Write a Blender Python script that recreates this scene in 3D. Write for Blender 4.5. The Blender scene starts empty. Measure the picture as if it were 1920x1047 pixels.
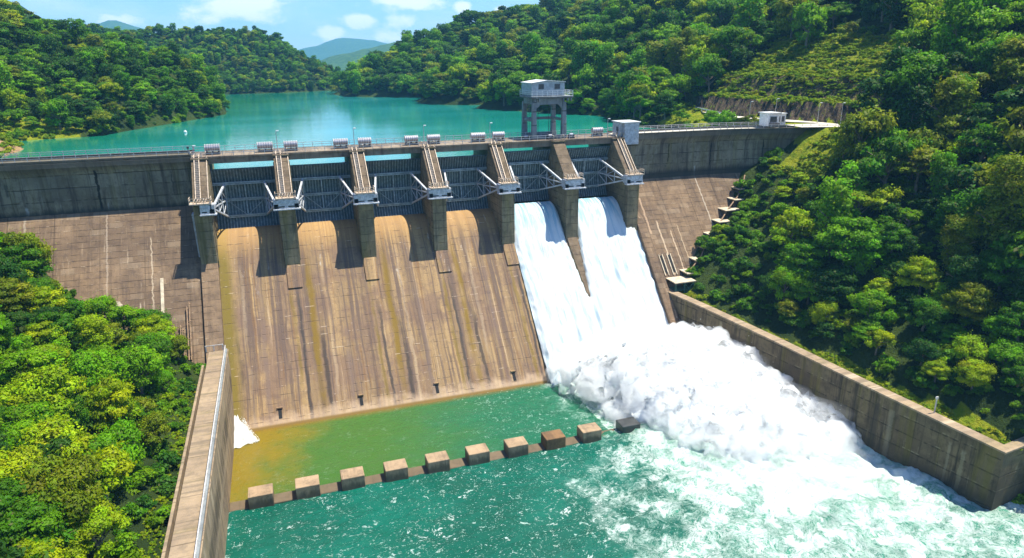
import bpy, math, random
import numpy as np
from mathutils import Vector, Matrix, noise as mnoise
random.seed(7); rng = np.random.default_rng(7)
PI = math.pi
sc = bpy.context.scene

# ---------------------------------------------------------------- camera
cam_d = bpy.data.cameras.new('camera'); cam = bpy.data.objects.new('camera', cam_d)
sc.collection.objects.link(cam); sc.camera = cam
CAMP = np.array([14.363, -136.746, 17.763])
CR = np.array([0.9461656, -0.32357245, -0.00845749]); CU = np.array([0.10706782, 0.28820761, 0.95156338]); CF = np.array([0.30546218, 0.90124206, -0.30733632])
m = Matrix(((CR[0], CU[0], -CF[0]), (CR[1], CU[1], -CF[1]), (CR[2], CU[2], -CF[2]))).to_4x4()
m.translation = Vector(CAMP); cam.matrix_world = m
cam_d.sensor_width = 36; cam_d.lens = 1282.218 / 1920 * 36; cam_d.clip_start = 0.5; cam_d.clip_end = 8000

# ---------------------------------------------------------------- light
SUN = Vector((3.6, -0.35, 11.0)).normalized()
sd = bpy.data.lights.new('sun', 'SUN'); sun = bpy.data.objects.new('sun', sd); sc.collection.objects.link(sun)
sun.location = (60, 0, 150); sun.rotation_euler = SUN.to_track_quat('Z', 'Y').to_euler()
sd.energy = 5.0; sd.angle = math.radians(0.53); sd.color = (1.0, 0.95, 0.80)
world = bpy.data.worlds.new('World'); sc.world = world; world.use_nodes = True
sc.view_settings.view_transform = 'Standard'; sc.view_settings.look = 'None'
sc.view_settings.exposure = 0.84; sc.view_settings.gamma = 1
sc.cycles.use_denoising = True
try: sc.cycles.denoiser = 'OPENIMAGEDENOISE'
except Exception: pass
sc.cycles.use_adaptive_sampling = True; sc.cycles.adaptive_threshold = 0.012
sc.cycles.max_bounces = 11; sc.cycles.diffuse_bounces = 5; sc.cycles.glossy_bounces = 2
sc.cycles.transmission_bounces = 3; sc.cycles.volume_bounces = 10; sc.cycles.transparent_max_bounces = 6
sc.cycles.caustics_reflective = False; sc.cycles.caustics_refractive = False
sc.cycles.sample_clamp_indirect = 4

# ---------------------------------------------------------------- node helper
class NT:
    def __init__(s, tree): s.t = tree; s.n = tree.nodes; s.l = tree.links
    def node(s, typ, ins={}, **at):
        n = s.n.new(typ)
        for k, v in at.items(): setattr(n, k, v)
        for k, v in ins.items():
            sk = n.inputs[k]
            if isinstance(v, bpy.types.NodeSocket): s.l.new(v, sk)
            else: sk.default_value = v
        return n
    def m(s, op, a, b=0.0, c=0.0, clamp=False):
        return s.node('ShaderNodeMath', {0: a, 1: b, 2: c}, operation=op, use_clamp=clamp).outputs[0]
    def ss(s, x, a, b, lo=0.0, hi=1.0):
        return s.node('ShaderNodeMapRange', {'Value': x, 'From Min': a, 'From Max': b, 'To Min': lo, 'To Max': hi}, interpolation_type='SMOOTHSTEP').outputs[0]
    def mix(s, f, a, b, mode='MIX'):
        n = s.n.new('ShaderNodeMix'); n.data_type = 'RGBA'; n.blend_type = mode; n.clamp_factor = True
        for i, v in ((0, f), (6, a), (7, b)):
            if isinstance(v, bpy.types.NodeSocket): s.l.new(v, n.inputs[i])
            elif i == 0: n.inputs[0].default_value = v
            else: n.inputs[i].default_value = (*v, 1) if len(v) == 3 else v
        return n.outputs[2]
    def pos(s): return s.n.new('ShaderNodeNewGeometry').outputs['Position']
    def scl(s, v, k, off=(0, 0, 0)):
        return s.node('ShaderNodeMapping', {'Vector': v, 'Scale': k, 'Location': off}).outputs[0]
    def noise(s, v, scale, detail=3.0, rough=0.55, dist=0.0, col=False):
        n = s.node('ShaderNodeTexNoise', {'Vector': v, 'Scale': scale, 'Detail': detail, 'Roughness': rough, 'Distortion': dist})
        return n.outputs[1 if col else 0]
    def sep(s, v): return s.node('ShaderNodeSeparateXYZ', {0: v}).outputs
    def comb(s, x, y, z): return s.node('ShaderNodeCombineXYZ', {0: x, 1: y, 2: z}).outputs[0]
    def bump(s, h, strength, dist=0.1): return s.node('ShaderNodeBump', {'Height': h, 'Strength': strength, 'Distance': dist}).outputs[0]

def new_mat(name):
    mt = bpy.data.materials.new(name); mt.use_nodes = True
    t = NT(mt.node_tree); b = mt.node_tree.nodes['Principled BSDF']
    return mt, t, b
def setb(t, b, **kw):
    for k, v in kw.items():
        k = {'col': 'Base Color', 'rough': 'Roughness', 'nrm': 'Normal', 'metal': 'Metallic', 'spec': 'Specular IOR Level'}.get(k, k)
        if isinstance(v, bpy.types.NodeSocket): t.l.new(v, b.inputs[k])
        else: b.inputs[k].default_value = (*v, 1) if isinstance(v, tuple) and len(v) == 3 else v

# world: sky and small fair weather clouds near the horizon
wt = NT(world.node_tree); bg = world.node_tree.nodes['Background']
sky = wt.node('ShaderNodeTexSky', sky_type='NISHITA', sun_disc=False)
sky.sun_elevation = math.asin(SUN.z); sky.sun_rotation = math.atan2(SUN.x, SUN.y)
sky.air_density = 1.3; sky.dust_density = 0.1; sky.ozone_density = 3.0; sky.altitude = 300
d = wt.n.new('ShaderNodeTexCoord').outputs['Generated']
x, y, z = wt.sep(d)[:3]
az = wt.m('ARCTAN2', x, y); cl = None
nz = wt.noise(wt.scl(d, (1, 1, 1.7)), 16, 5, 0.62)
nz2 = wt.noise(wt.scl(d, (1, 1, 2.0)), 7, 4, 0.6)
for (px, py, rx, ry, w) in [(462, 12, 80, 32, 1), (750, 2, 72, 20, 1), (675, 40, 32, 14, .9), (617, 64, 34, 14, .9), (760, 40, 40, 20, .6), (870, 15, 17, 12, .9), (940, 19, 16, 7, .9), (235, 40, 45, 14, .55), (395, 35, 40, 12, .5), (735, 72, 60, 16, .5), (-300, 0, 160, 40, .8), (1500, -60, 200, 60, .9), (420, -90, 200, 50, 1), (900, -140, 260, 60, .9)]:
    v = CF + CR * (px - 960) / 1282.2 - CU * (py - 523.5) / 1282.2; v /= np.linalg.norm(v)
    a0 = math.atan2(v[0], v[1]); e0 = v[2]
    da = wt.m('DIVIDE', wt.m('SUBTRACT', az, a0), rx / 1345); de = wt.m('DIVIDE', wt.m('SUBTRACT', z, e0), ry / 1345)
    r = wt.m('SQRT', wt.m('ADD', wt.m('MULTIPLY', da, da), wt.m('MULTIPLY', de, de)))
    k = wt.m('MULTIPLY', wt.m('SUBTRACT', 1.25, r), w)
    cl = k if cl is None else wt.m('MAXIMUM', cl, k)
cl = wt.m('ADD', cl, wt.m('MULTIPLY', wt.m('SUBTRACT', nz, 0.5), 2.6))
cmask = wt.m('MULTIPLY', wt.ss(cl, 0.1, .75), 0.92)
thin = wt.m('MULTIPLY', wt.ss(nz2, 0.42, 0.75), 0.35)
cmask = wt.m('MAXIMUM', cmask, thin)
blue = wt.mix(1.0, sky.outputs[0], (1.05, 1.52, 2.25), 'MULTIPLY'); blue.node.clamp_result = False
skyc = wt.mix(cmask, blue, (14.5, 15, 15.6))
wt.l.new(skyc, bg.inputs['Color']); bg.inputs['Strength'].default_value = 0.05

# ---------------------------------------------------------------- materials
def plain(name, col, rough=0.6, metal=0.0, nscale=1.5, amt=0.35, bump=0.3):
    mt, t, b = new_mat(name); p = t.pos()
    n = t.noise(p, nscale, 5, 0.65); n2 = t.noise(t.scl(p, (3, 3, .4)), 2.0, 4)
    dk = tuple(c * (1 - amt) for c in col); lt = tuple(min(1, c * (1 + amt * .5)) for c in col)
    c = t.mix(t.ss(n, .35, .65), dk, lt); c = t.mix(t.m('MULTIPLY', t.ss(n2, .5, .75), amt), c, tuple(x * .55 for x in col))
    setb(t, b, col=c, rough=rough, metal=metal, nrm=t.bump(n, bump, .05)); return mt
def concrete(name, A, B, D, lift=1.5, hl=(0.55, 0.42, 0.28), streak=1.0, joints=7.5, joint_axis=0, green=0.0, grime=0.6, light_line=.5, wet=None, top=None, seeps=(), zlean=.06):
    """weathered mass concrete: lift joints, formwork panels, runs of dirt, pale efflorescence"""
    mt, t, b = new_mat(name); p = t.pos(); s = t.sep(p); X, Y, Z = s[0], s[1], s[2]
    H = X if joint_axis == 0 else Y
    big = t.noise(p, .12, 4, .6); mid = t.noise(p, .7, 6, .7); fine = t.noise(p, 4, 5, .75)
    sv = t.comb(t.m('MULTIPLY', H, 1.0), t.m('MULTIPLY', Y if joint_axis == 0 else X, .05), t.m('MULTIPLY', Z, zlean))
    st = t.noise(sv, .9, 6, .72); st2 = t.noise(sv, 3.2, 4, .7); st3 = t.noise(t.scl(sv, (1, 1, 2.5), (9, 2, 4)), 1.9, 5, .7)
    c = t.mix(t.ss(big, .38, .62), A, B)
    c = t.mix(t.m('MULTIPLY', t.ss(mid, .42, .70), .6), c, D)
    c = t.mix(t.m('MULTIPLY', t.ss(fine, .5, .75), .3), c, tuple(v * .5 for v in D))
    c = t.mix(t.m('MULTIPLY', t.ss(st, .47, .66), grime * streak), c, D)
    c = t.mix(t.m('MULTIPLY', t.ss(st3, .60, .70), .75 * grime * streak), c, tuple(v * .45 for v in D))
    c = t.mix(t.m('MULTIPLY', t.ss(st2, .60, .74), .38 * streak), c, hl)
    # formwork panels, each a slightly different tone
    zz = t.m('DIVIDE', Z, lift); fl = t.m('FLOOR', zz); fz = t.m('SUBTRACT', zz, fl)
    pn = t.m('FLOOR', t.m('DIVIDE', t.m('ADD', H, t.m('MULTIPLY', fl, 1.37)), lift * 2.3))
    wn = t.node('ShaderNodeTexWhiteNoise', {'Vector': t.comb(pn, fl, 0.0)}, noise_dimensions='3D').outputs[0]
    c = t.mix(t.m('MULTIPLY', t.ss(wn, .35, 1.0), .14), c, D); c = t.mix(t.m('MULTIPLY', t.ss(wn, .25, .0), .12), c, hl)
    wob = t.noise(p, .6, 3)
    gate_ = t.ss(t.noise(t.comb(t.m('MULTIPLY', H, .5), Y, fl), .7, 4, .75), .40, .55)
    ln = t.m('MULTIPLY', t.ss(t.m('ABSOLUTE', t.m('SUBTRACT', fz, t.m('MULTIPLY_ADD', wob, .08, .03))), .06, .015), gate_)
    c = t.mix(t.m('MULTIPLY', ln, .7), c, tuple(v * .35 for v in D))
    g2 = t.ss(t.noise(t.comb(t.m('MULTIPLY', H, .8), 3.1, fl), .6, 4, .75), .54, .66)
    ln2 = t.m('MULTIPLY', t.ss(t.m('ABSOLUTE', t.m('SUBTRACT', fz, .16)), .05, .01), g2)
    c = t.mix(t.m('MULTIPLY', ln2, light_line), c, hl)
    if joints:
        xx = t.m('DIVIDE', H, joints); fx = t.m('SUBTRACT', xx, t.m('FLOOR', xx))
        jl = t.m('MULTIPLY', t.ss(t.m('ABSOLUTE', t.m('SUBTRACT', fx, .5)), .016, .006), t.ss(t.noise(sv, .6, 3), .35, .55))
        c = t.mix(t.m('MULTIPLY', jl, .55), c, tuple(v * .4 for v in D))
    for (x0, w_, z0, z1, k, col) in seeps:
        q = t.ss(t.m('ABSOLUTE', t.m('SUBTRACT', t.m('ADD', H, t.m('MULTIPLY', t.m('SUBTRACT', t.noise(p, .8, 4, .7), .5), .8)), x0)), w_, w_ * .4)
        q = t.m('MULTIPLY', q, t.m('MULTIPLY', t.ss(Z, z0, z0 + .6), t.ss(Z, z1, z1 - .6)))
        c = t.mix(t.m('MULTIPLY', q, k), c, col)
    if green: c = t.mix(t.m('MULTIPLY', t.ss(t.noise(sv, .5, 5, .65), .50, .66), green), c, (.17, .145, .02))
    if wet:  # colour bands by height: wet lines, plus painted shade at the crest wall foot
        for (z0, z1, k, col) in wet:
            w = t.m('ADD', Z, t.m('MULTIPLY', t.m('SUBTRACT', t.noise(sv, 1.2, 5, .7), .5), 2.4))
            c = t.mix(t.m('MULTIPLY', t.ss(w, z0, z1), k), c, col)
    if top is not None:
        nz_ = t.sep(t.n.new('ShaderNodeNewGeometry').outputs['True Normal'])[2]
        c = t.mix(t.m('MULTIPLY', t.ss(nz_, .4, .6), .8), c, t.mix(t.ss(mid, .35, .65), top, tuple(v * .5 for v in top)))
    h = t.m('ADD', t.m('MULTIPLY', fine, .5), t.m('SUBTRACT', mid, t.m('MULTIPLY', ln, .8)))
    setb(t, b, col=c, rough=.88, nrm=t.bump(h, .6, .14), spec=.25); return mt

M = {}
M['dam'] = concrete('slope_concrete', (.25, .165, .098), (.165, .11, .07), (.085, .058, .042), lift=.95, hl=(.62, .49, .34), joints=7.5, grime=.5, seeps=[(-17.6, .22, -30, -9.5, .4, (.50, .40, .30)), (-10.1, .16, -34, -14, .5, (.6, .48, .34)), (112.3, .2, -22, -10.6, .5, (.6, .52, .42)), (97.6, .25, -30, -19, .6, (.66, .50, .34)), (100.4, .2, -31, -21, .6, (.66, .50, .34)), (102.6, .15, -31, -20, .5, (.6, .46, .3)), (95.2, .3, -22, -14, .5, (.6, .42, .28)), (-12.2, .2, -40, -24, .5, (.62, .52, .38)), (-31.0, .25, -30, -9.5, .4, (.5, .42, .32))])
M['wing'] = concrete('crest_wall_concrete', (.28, .25, .175), (.18, .155, .105), (.085, .07, .05), lift=2.4, hl=(.42, .40, .33), joints=0, grime=.95, light_line=.25, seeps=[(-18.3, .35, -9.5, -1.2, .95, (.012, .012, .014)), (-33, .3, -6, -3, .6, (.03, .03, .03)), (-5.5, .12, -7.5, -2.2, .7, (.03, .03, .025)), (-2.3, .12, -8, -2.2, .6, (.03, .03, .025)), (-9.3, .14, -4.5, -2, .8, (.02, .02, .02)), (104.6, .22, -7, -2, .9, (.02, .018, .012)), (116.6, .2, -8.5, -2.4, .95, (.012, .012, .012)), (130.8, .2, -9, -2, .95, (.012, .012, .012)), (140.5, .25, -9, -2, .9, (.012, .012, .012)), (108.5, .1, -6, -2.6, .6, (.05, .04, .03)), (100.5, .1, -6, -2.6, .5, (.05, .04, .03)), (-30.5, .35, -14, -7.6, .75, (.40, .42, .42)), (-17.2, .15, -14, -7.6, .6, (.32, .33, .32)), (112.3, .3, -12, -7.8, .7, (.42, .42, .40))],
                     wet=[(-8.0, -9.4, .85, (.035, .035, .033)), (-1.6, -.4, .7, (.085, .075, .06))], green=.25)  # wall foot darkened in the colour, standing in for its shaded band
M['pier'] = concrete('pier_concrete', (.31, .25, .15), (.225, .18, .105), (.095, .08, .052), lift=1.6, hl=(.50, .42, .27), joints=0, green=.35, grime=.95, top=(.165, .115, .078))
M['beam'] = concrete('deck_concrete', (.30, .24, .17), (.20, .15, .11), (.10, .075, .055), lift=5, hl=(.45, .38, .3), joints=3.0, grime=.7)
M['rwall'] = concrete('training_wall_concrete', (.185, .14, .075), (.115, .085, .048), (.05, .038, .025), lift=2.6, hl=(.36, .31, .19), joints=6.5, joint_axis=1, green=.4, grime=1.0, seeps=[(-33, 4.5, -46, -35.2, .55, (.06, .042, .028)), (-46, 6, -46, -36.0, .55, (.07, .048, .03)), (-62, .8, -46, -35.4, .7, (.05, .04, .03)), (-64.5, .6, -46, -35.6, .3, (.36, .32, .22)), (-75.5, .35, -46, -37, .35, (.36, .32, .22)), (-73.5, .25, -46, -36.6, .3, (.36, .32, .22)), (-20, .4, -46, -33.4, .6, (.05, .04, .03)), (-27, .6, -46, -33.6, .5, (.36, .3, .18))], wet=[(-40.5, -43.5, .6, (.06, .045, .03))])
M['lwall'] = concrete('left_wall_concrete', (.33, .235, .145), (.25, .175, .11), (.10, .075, .05), lift=40, hl=(.62, .51, .38), joints=9, joint_axis=1, green=.2, grime=.75)
M['block'] = concrete('block_concrete', (.40, .28, .17), (.32, .22, .135), (.13, .095, .06), lift=30, hl=(.6, .5, .38), joints=0, grime=.5, wet=[(-42.9, -43.9, .75, (.07, .055, .035))])
M['wetblock'] = concrete('wet_block_concrete', (.24, .135, .06), (.17, .095, .045), (.07, .045, .03), lift=30, hl=(.3, .2, .1), joints=0, grime=.6)
M['white'] = plain('white_paint', (.72, .73, .74), .5, 0, 2, .2)
M['rail'] = plain('galvanised_rail', (.60, .57, .55), .5, .2, 3, .25)
M['ladder'] = plain('ladder_steel', (.56, .44, .33), .6, .1, 3, .3)
M['steelbox'] = plain('grey_painted_steel', (.50, .52, .56), .5, .0, 2, .3)
M['rib'] = plain('gate_rib_steel', (.17, .22, .235), .5, .1, 1.5, .4)
M['wetdark'] = plain('wet_dark_concrete', (.045, .045, .042), .35, 0, 1, .4)
M['gate'] = plain('gate_steel', (.075, .115, .125), .55, .2, 1.2, .4)
M['girder'] = plain('gate_girder_steel', (.27, .33, .35), .5, .2, 1.2, .35)
M['drum'] = plain('drum_steel', (.34, .34, .40), .35, .5, 2, .25)
M['dark'] = plain('recess_shade', (.012, .012, .013), .9)  # near-black colour standing in for the shade inside openings and slots
M['darksteel'] = plain('dark_steel', (.10, .10, .11), .6, .3)
M['towerc'] = concrete('tower_concrete', (.27, .29, .30), (.22, .24, .25), (.12, .13, .14), lift=3, hl=(.6, .6, .6), joints=0, grime=.4)
M['towerw'] = plain('tower_cladding', (.38, .42, .46), .6, 0, 1, .25)
M['roofw'] = plain('pale_roof', (.62, .63, .62), .6, 0, 1, .15)
M['glass'] = plain('window_glass', (.05, .06, .075), .15)
M['rust'] = plain('rusty_pipe', (.30, .19, .11), .7, .1)
M['green'] = plain('green_steel', (.06, .16, .11), .6)
M['slab'] = plain('pale_slab', (.55, .46, .33), .8, 0, 1, .3)
M['road'] = plain('road_concrete', (.58, .53, .45), .9, 0, .5, .2)
M['stone'] = plain('rock_stone', (.32, .27, .2), .9, 0, 1, .4, .8)

def foliage(name, cols, trans=.36, sheen=.12):
    mt, t, b = new_mat(name)
    oi = t.n.new('ShaderNodeObjectInfo'); at = t.node('ShaderNodeAttribute', attribute_name='cl')
    cr = t.n.new('ShaderNodeValToRGB'); cr.color_ramp.interpolation = 'LINEAR'
    e = cr.color_ramp.elements
    for i, cc in enumerate(cols):
        el = e[i] if i < 2 else e.new(i / (len(cols) - 1))
        el.position = i / (len(cols) - 1); el.color = (*cc, 1)
    t.l.new(oi.outputs['Random'], cr.inputs[0])
    s = t.sep(at.outputs['Color'])
    v = t.m('MULTIPLY_ADD', s[0], 1.0, .62)
    c = t.mix(1.0, cr.outputs[0], t.comb(t.m('MULTIPLY', v, t.m('MULTIPLY_ADD', s[1], .55, .75)), v, t.m('MULTIPLY', v, .85)), 'MULTIPLY')
    c = t.mix(t.m('MULTIPLY', t.ss(s[2], .93, .97), .7), c, (.14, .12, .05))
    setb(t, b, col=c, rough=.55, spec=sheen)
    tr = t.node('ShaderNodeBsdfTranslucent', {'Color': t.mix(1.0, c, (1.15, 1.25, .45), 'MULTIPLY')})
    mx = t.node('ShaderNodeMixShader', {0: trans, 1: b.outputs[0], 2: tr.outputs[0]})
    t.l.new(mx.outputs[0], t.n['Material Output'].inputs['Surface']); return mt
M['leaf'] = foliage('foliage', [(.030, .095, .006), (.07, .18, .004), (.13, .25, .003), (.03, .10, .012), (.10, .22, .003), (.18, .27, .003)])
M['leaf_far'] = foliage('far_foliage', [(.030, .085, .022), (.05, .125, .02), (.075, .145, .018), (.032, .09, .028), (.06, .12, .02)])
M['bush'] = foliage('bush_foliage', [(.14, .25, .004), (.22, .30, .004), (.10, .20, .006), (.28, .30, .006)])
M['bark'] = plain('bark', (.20, .165, .12), .9)
def ground_mat(name, A, B, C):
    mt, t, b = new_mat(name); p = t.pos()
    c = t.mix(t.ss(t.noise(p, .08, 4), .4, .6), A, B); c = t.mix(t.ss(t.noise(p, .6, 5, .7), .55, .72), c, C)
    setb(t, b, col=c, rough=.95, nrm=t.bump(t.noise(p, 1.5, 6, .7), .9, .5), spec=.1); return mt
def terrain_mat():
    """forest floor; the vertex attribute says where rock face, bare earth, grass or paving lies"""
    mt, t, b = new_mat('terrain_ground'); p = t.pos()
    a = t.sep(t.node('ShaderNodeAttribute', attribute_name='zone').outputs['Color'])
    c = t.mix(t.ss(t.noise(p, .08, 4), .4, .6), (.022, .04, .010), (.045, .07, .015))
    gr = t.mix(t.ss(t.noise(p, .5, 5, .7), .35, .65), (.14, .20, .008), (.26, .27, .015))
    n = t.noise(p, .9, 5, .7); vr = t.noise(t.scl(p, (1.2, 1.2, .25)), .8, 5, .7)
    rk = t.mix(t.ss(vr, .38, .62), (.020, .018, .018), (.115, .085, .055))
    rk = t.mix(t.ss(n, .58, .66), rk, (.10, .14, .02))
    ea = t.mix(t.ss(n, .4, .65), (.42, .26, .13), (.26, .17, .09))
    jit = t.m('MULTIPLY', t.m('SUBTRACT', n, .5), .7)
    c = t.mix(t.ss(t.m('ADD', a[0], jit), .4, .6), c, gr)
    c = t.mix(t.ss(t.m('ADD', a[1], jit), .4, .6), c, rk)
    c = t.mix(t.ss(t.m('ADD', a[2], jit), .4, .6), c, ea)
    setb(t, b, col=c, rough=.95, nrm=t.bump(t.m('ADD', n, vr), 1.0, .8), spec=.1); return mt
M['terrain'] = terrain_mat()
M['farhill'] = ground_mat('far_hill_ground', (.03, .075, .02), (.055, .11, .025), (.02, .045, .015))

# ---------------------------------------------------------------- mesh helper
C = sc.collection
ROOT = {}
class MB:
    def __init__(s): s.v = []; s.f = []
    def add(s, v, f):
        o = len(s.v); s.v += [tuple(a) for a in v]; s.f += [tuple(i + o for i in q) for q in f]; return s
    def box(s, x0, x1, y0, y1, z0, z1):
        return s.add([(x0, y0, z0), (x1, y0, z0), (x1, y1, z0), (x0, y1, z0), (x0, y0, z1), (x1, y0, z1), (x1, y1, z1), (x0, y1, z1)],
                     [(0, 3, 2, 1), (4, 5, 6, 7), (0, 1, 5, 4), (1, 2, 6, 5), (2, 3, 7, 6), (3, 0, 4, 7)])
    def prism(s, poly, x0, x1, ax=0):
        n = len(poly)
        mk = (lambda a, p: (a, p[0], p[1])) if ax == 0 else ((lambda a, p: (p[0], a, p[1])) if ax == 1 else (lambda a, p: (p[0], p[1], a)))
        v = [mk(x0, p) for p in poly] + [mk(x1, p) for p in poly]
        f = [tuple(range(n)), tuple(range(2 * n - 1, n - 1, -1))] + [(i, i + n, (i + 1) % n + n, (i + 1) % n) for i in range(n)]
        return s.add(v, f)
    def tube(s, pts, r, n=6, cap=True):
        pts = [Vector(p) for p in pts]; rs = r if isinstance(r, (list, tuple)) else [r] * len(pts)
        o = len(s.v)
        for i, p in enumerate(pts):
            dd = (pts[min(i + 1, len(pts) - 1)] - pts[max(i - 1, 0)]).normalized()
            a = dd.cross(Vector((0, 0, 1)) if abs(dd.z) < .95 else Vector((1, 0, 0))).normalized(); b = dd.cross(a)
            for k in range(n):
                w = 2 * PI * (k + .5) / n; s.v.append(tuple(p + (a * math.cos(w) + b * math.sin(w)) * rs[i]))
        for i in range(len(pts) - 1):
            for k in range(n):
                k2 = (k + 1) % n; s.f.append((o + i * n + k, o + i * n + k2, o + (i + 1) * n + k2, o + (i + 1) * n + k))
        if cap:
            s.f.append(tuple(o + k for k in range(n))); e = o + (len(pts) - 1) * n; s.f.append(tuple(e + n - 1 - k for k in range(n)))
        return s
    def bar(s, a, b, w, h):
        """rectangular bar from a to b"""
        a = Vector(a); b = Vector(b); dd = (b - a).normalized()
        u = dd.cross(Vector((0, 0, 1)) if abs(dd.z) < .95 else Vector((1, 0, 0))).normalized() * w / 2; v = dd.cross(u).normalized() * h / 2
        P = [a - u - v, a + u - v, a + u + v, a - u + v, b - u - v, b + u - v, b + u + v, b - u + v]
        return s.add(P, [(0, 3, 2, 1), (4, 5, 6, 7), (0, 1, 5, 4), (1, 2, 6, 5), (2, 3, 7, 6), (3, 0, 4, 7)])
    def grid(s, P):
        P = np.asarray(P); a, b = P.shape[:2]; o = len(s.v)
        s.v += [tuple(map(float, q)) for q in P.reshape(-1, 3)]
        s.f += [(o + i * b + j, o + i * b + j + 1, o + (i + 1) * b + j + 1, o + (i + 1) * b + j) for i in range(a - 1) for j in range(b - 1)]
        return s
    def build(s, name, mat, parent=None, smooth=False, bevel=0.0):
        me = bpy.data.meshes.new(name)
        off = Vector((0, 0, 0))
        if parent is not None: off = ROOT.get(parent.name, off)
        me.from_pydata([tuple(Vector(v) - off) for v in s.v], [], s.f)
        me.materials.append(mat)
        if smooth: me.polygons.foreach_set('use_smooth', [True] * len(me.polygons))
        me.update()
        o = bpy.data.objects.new(name, me); C.objects.link(o)
        if parent is not None: o.parent = parent; ROOT[o.name] = off
        if bevel:
            bv = o.modifiers.new('bevel', 'BEVEL'); bv.width = bevel; bv.segments = 1; bv.limit_method = 'ANGLE'; bv.angle_limit = math.radians(40)
        return o
def thing(name, loc, label, cat, group=None):
    o = bpy.data.objects.new(name, None); C.objects.link(o); o.location = loc; ROOT[o.name] = Vector(loc)
    o.empty_display_size = .5
    return tag(o, label, cat, group)
def tag(o, label=None, cat=None, group=None, kind=None):
    if label: o['label'] = label
    if cat: o['category'] = cat
    if group: o['group'] = group
    if kind: o['kind'] = kind
    return o
def fbm(x, y, z, o=4):
    return mnoise.fractal((x, y, z), 1.0, 2.0, o)

# ================================================================= THE DAM
ZW = -44.4      # tail water
LAKE = -4.0
KS = 0.9
def chute_y(z): return KS * (z + 21.2)
def ogee(y):
    """spillway surface height for a given y"""
    if y >= 9: return -14.6 - .02 * (y - 9) ** 2
    d_ = 9 - y
    if d_ < 6.1: return -14.6 - .091 * d_ * d_
    return -21.2 + y / KS
dam = thing('dam', (45, 12, -44), 'weathered brown concrete gravity dam with seven gate piers across the valley', 'dam')
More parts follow.
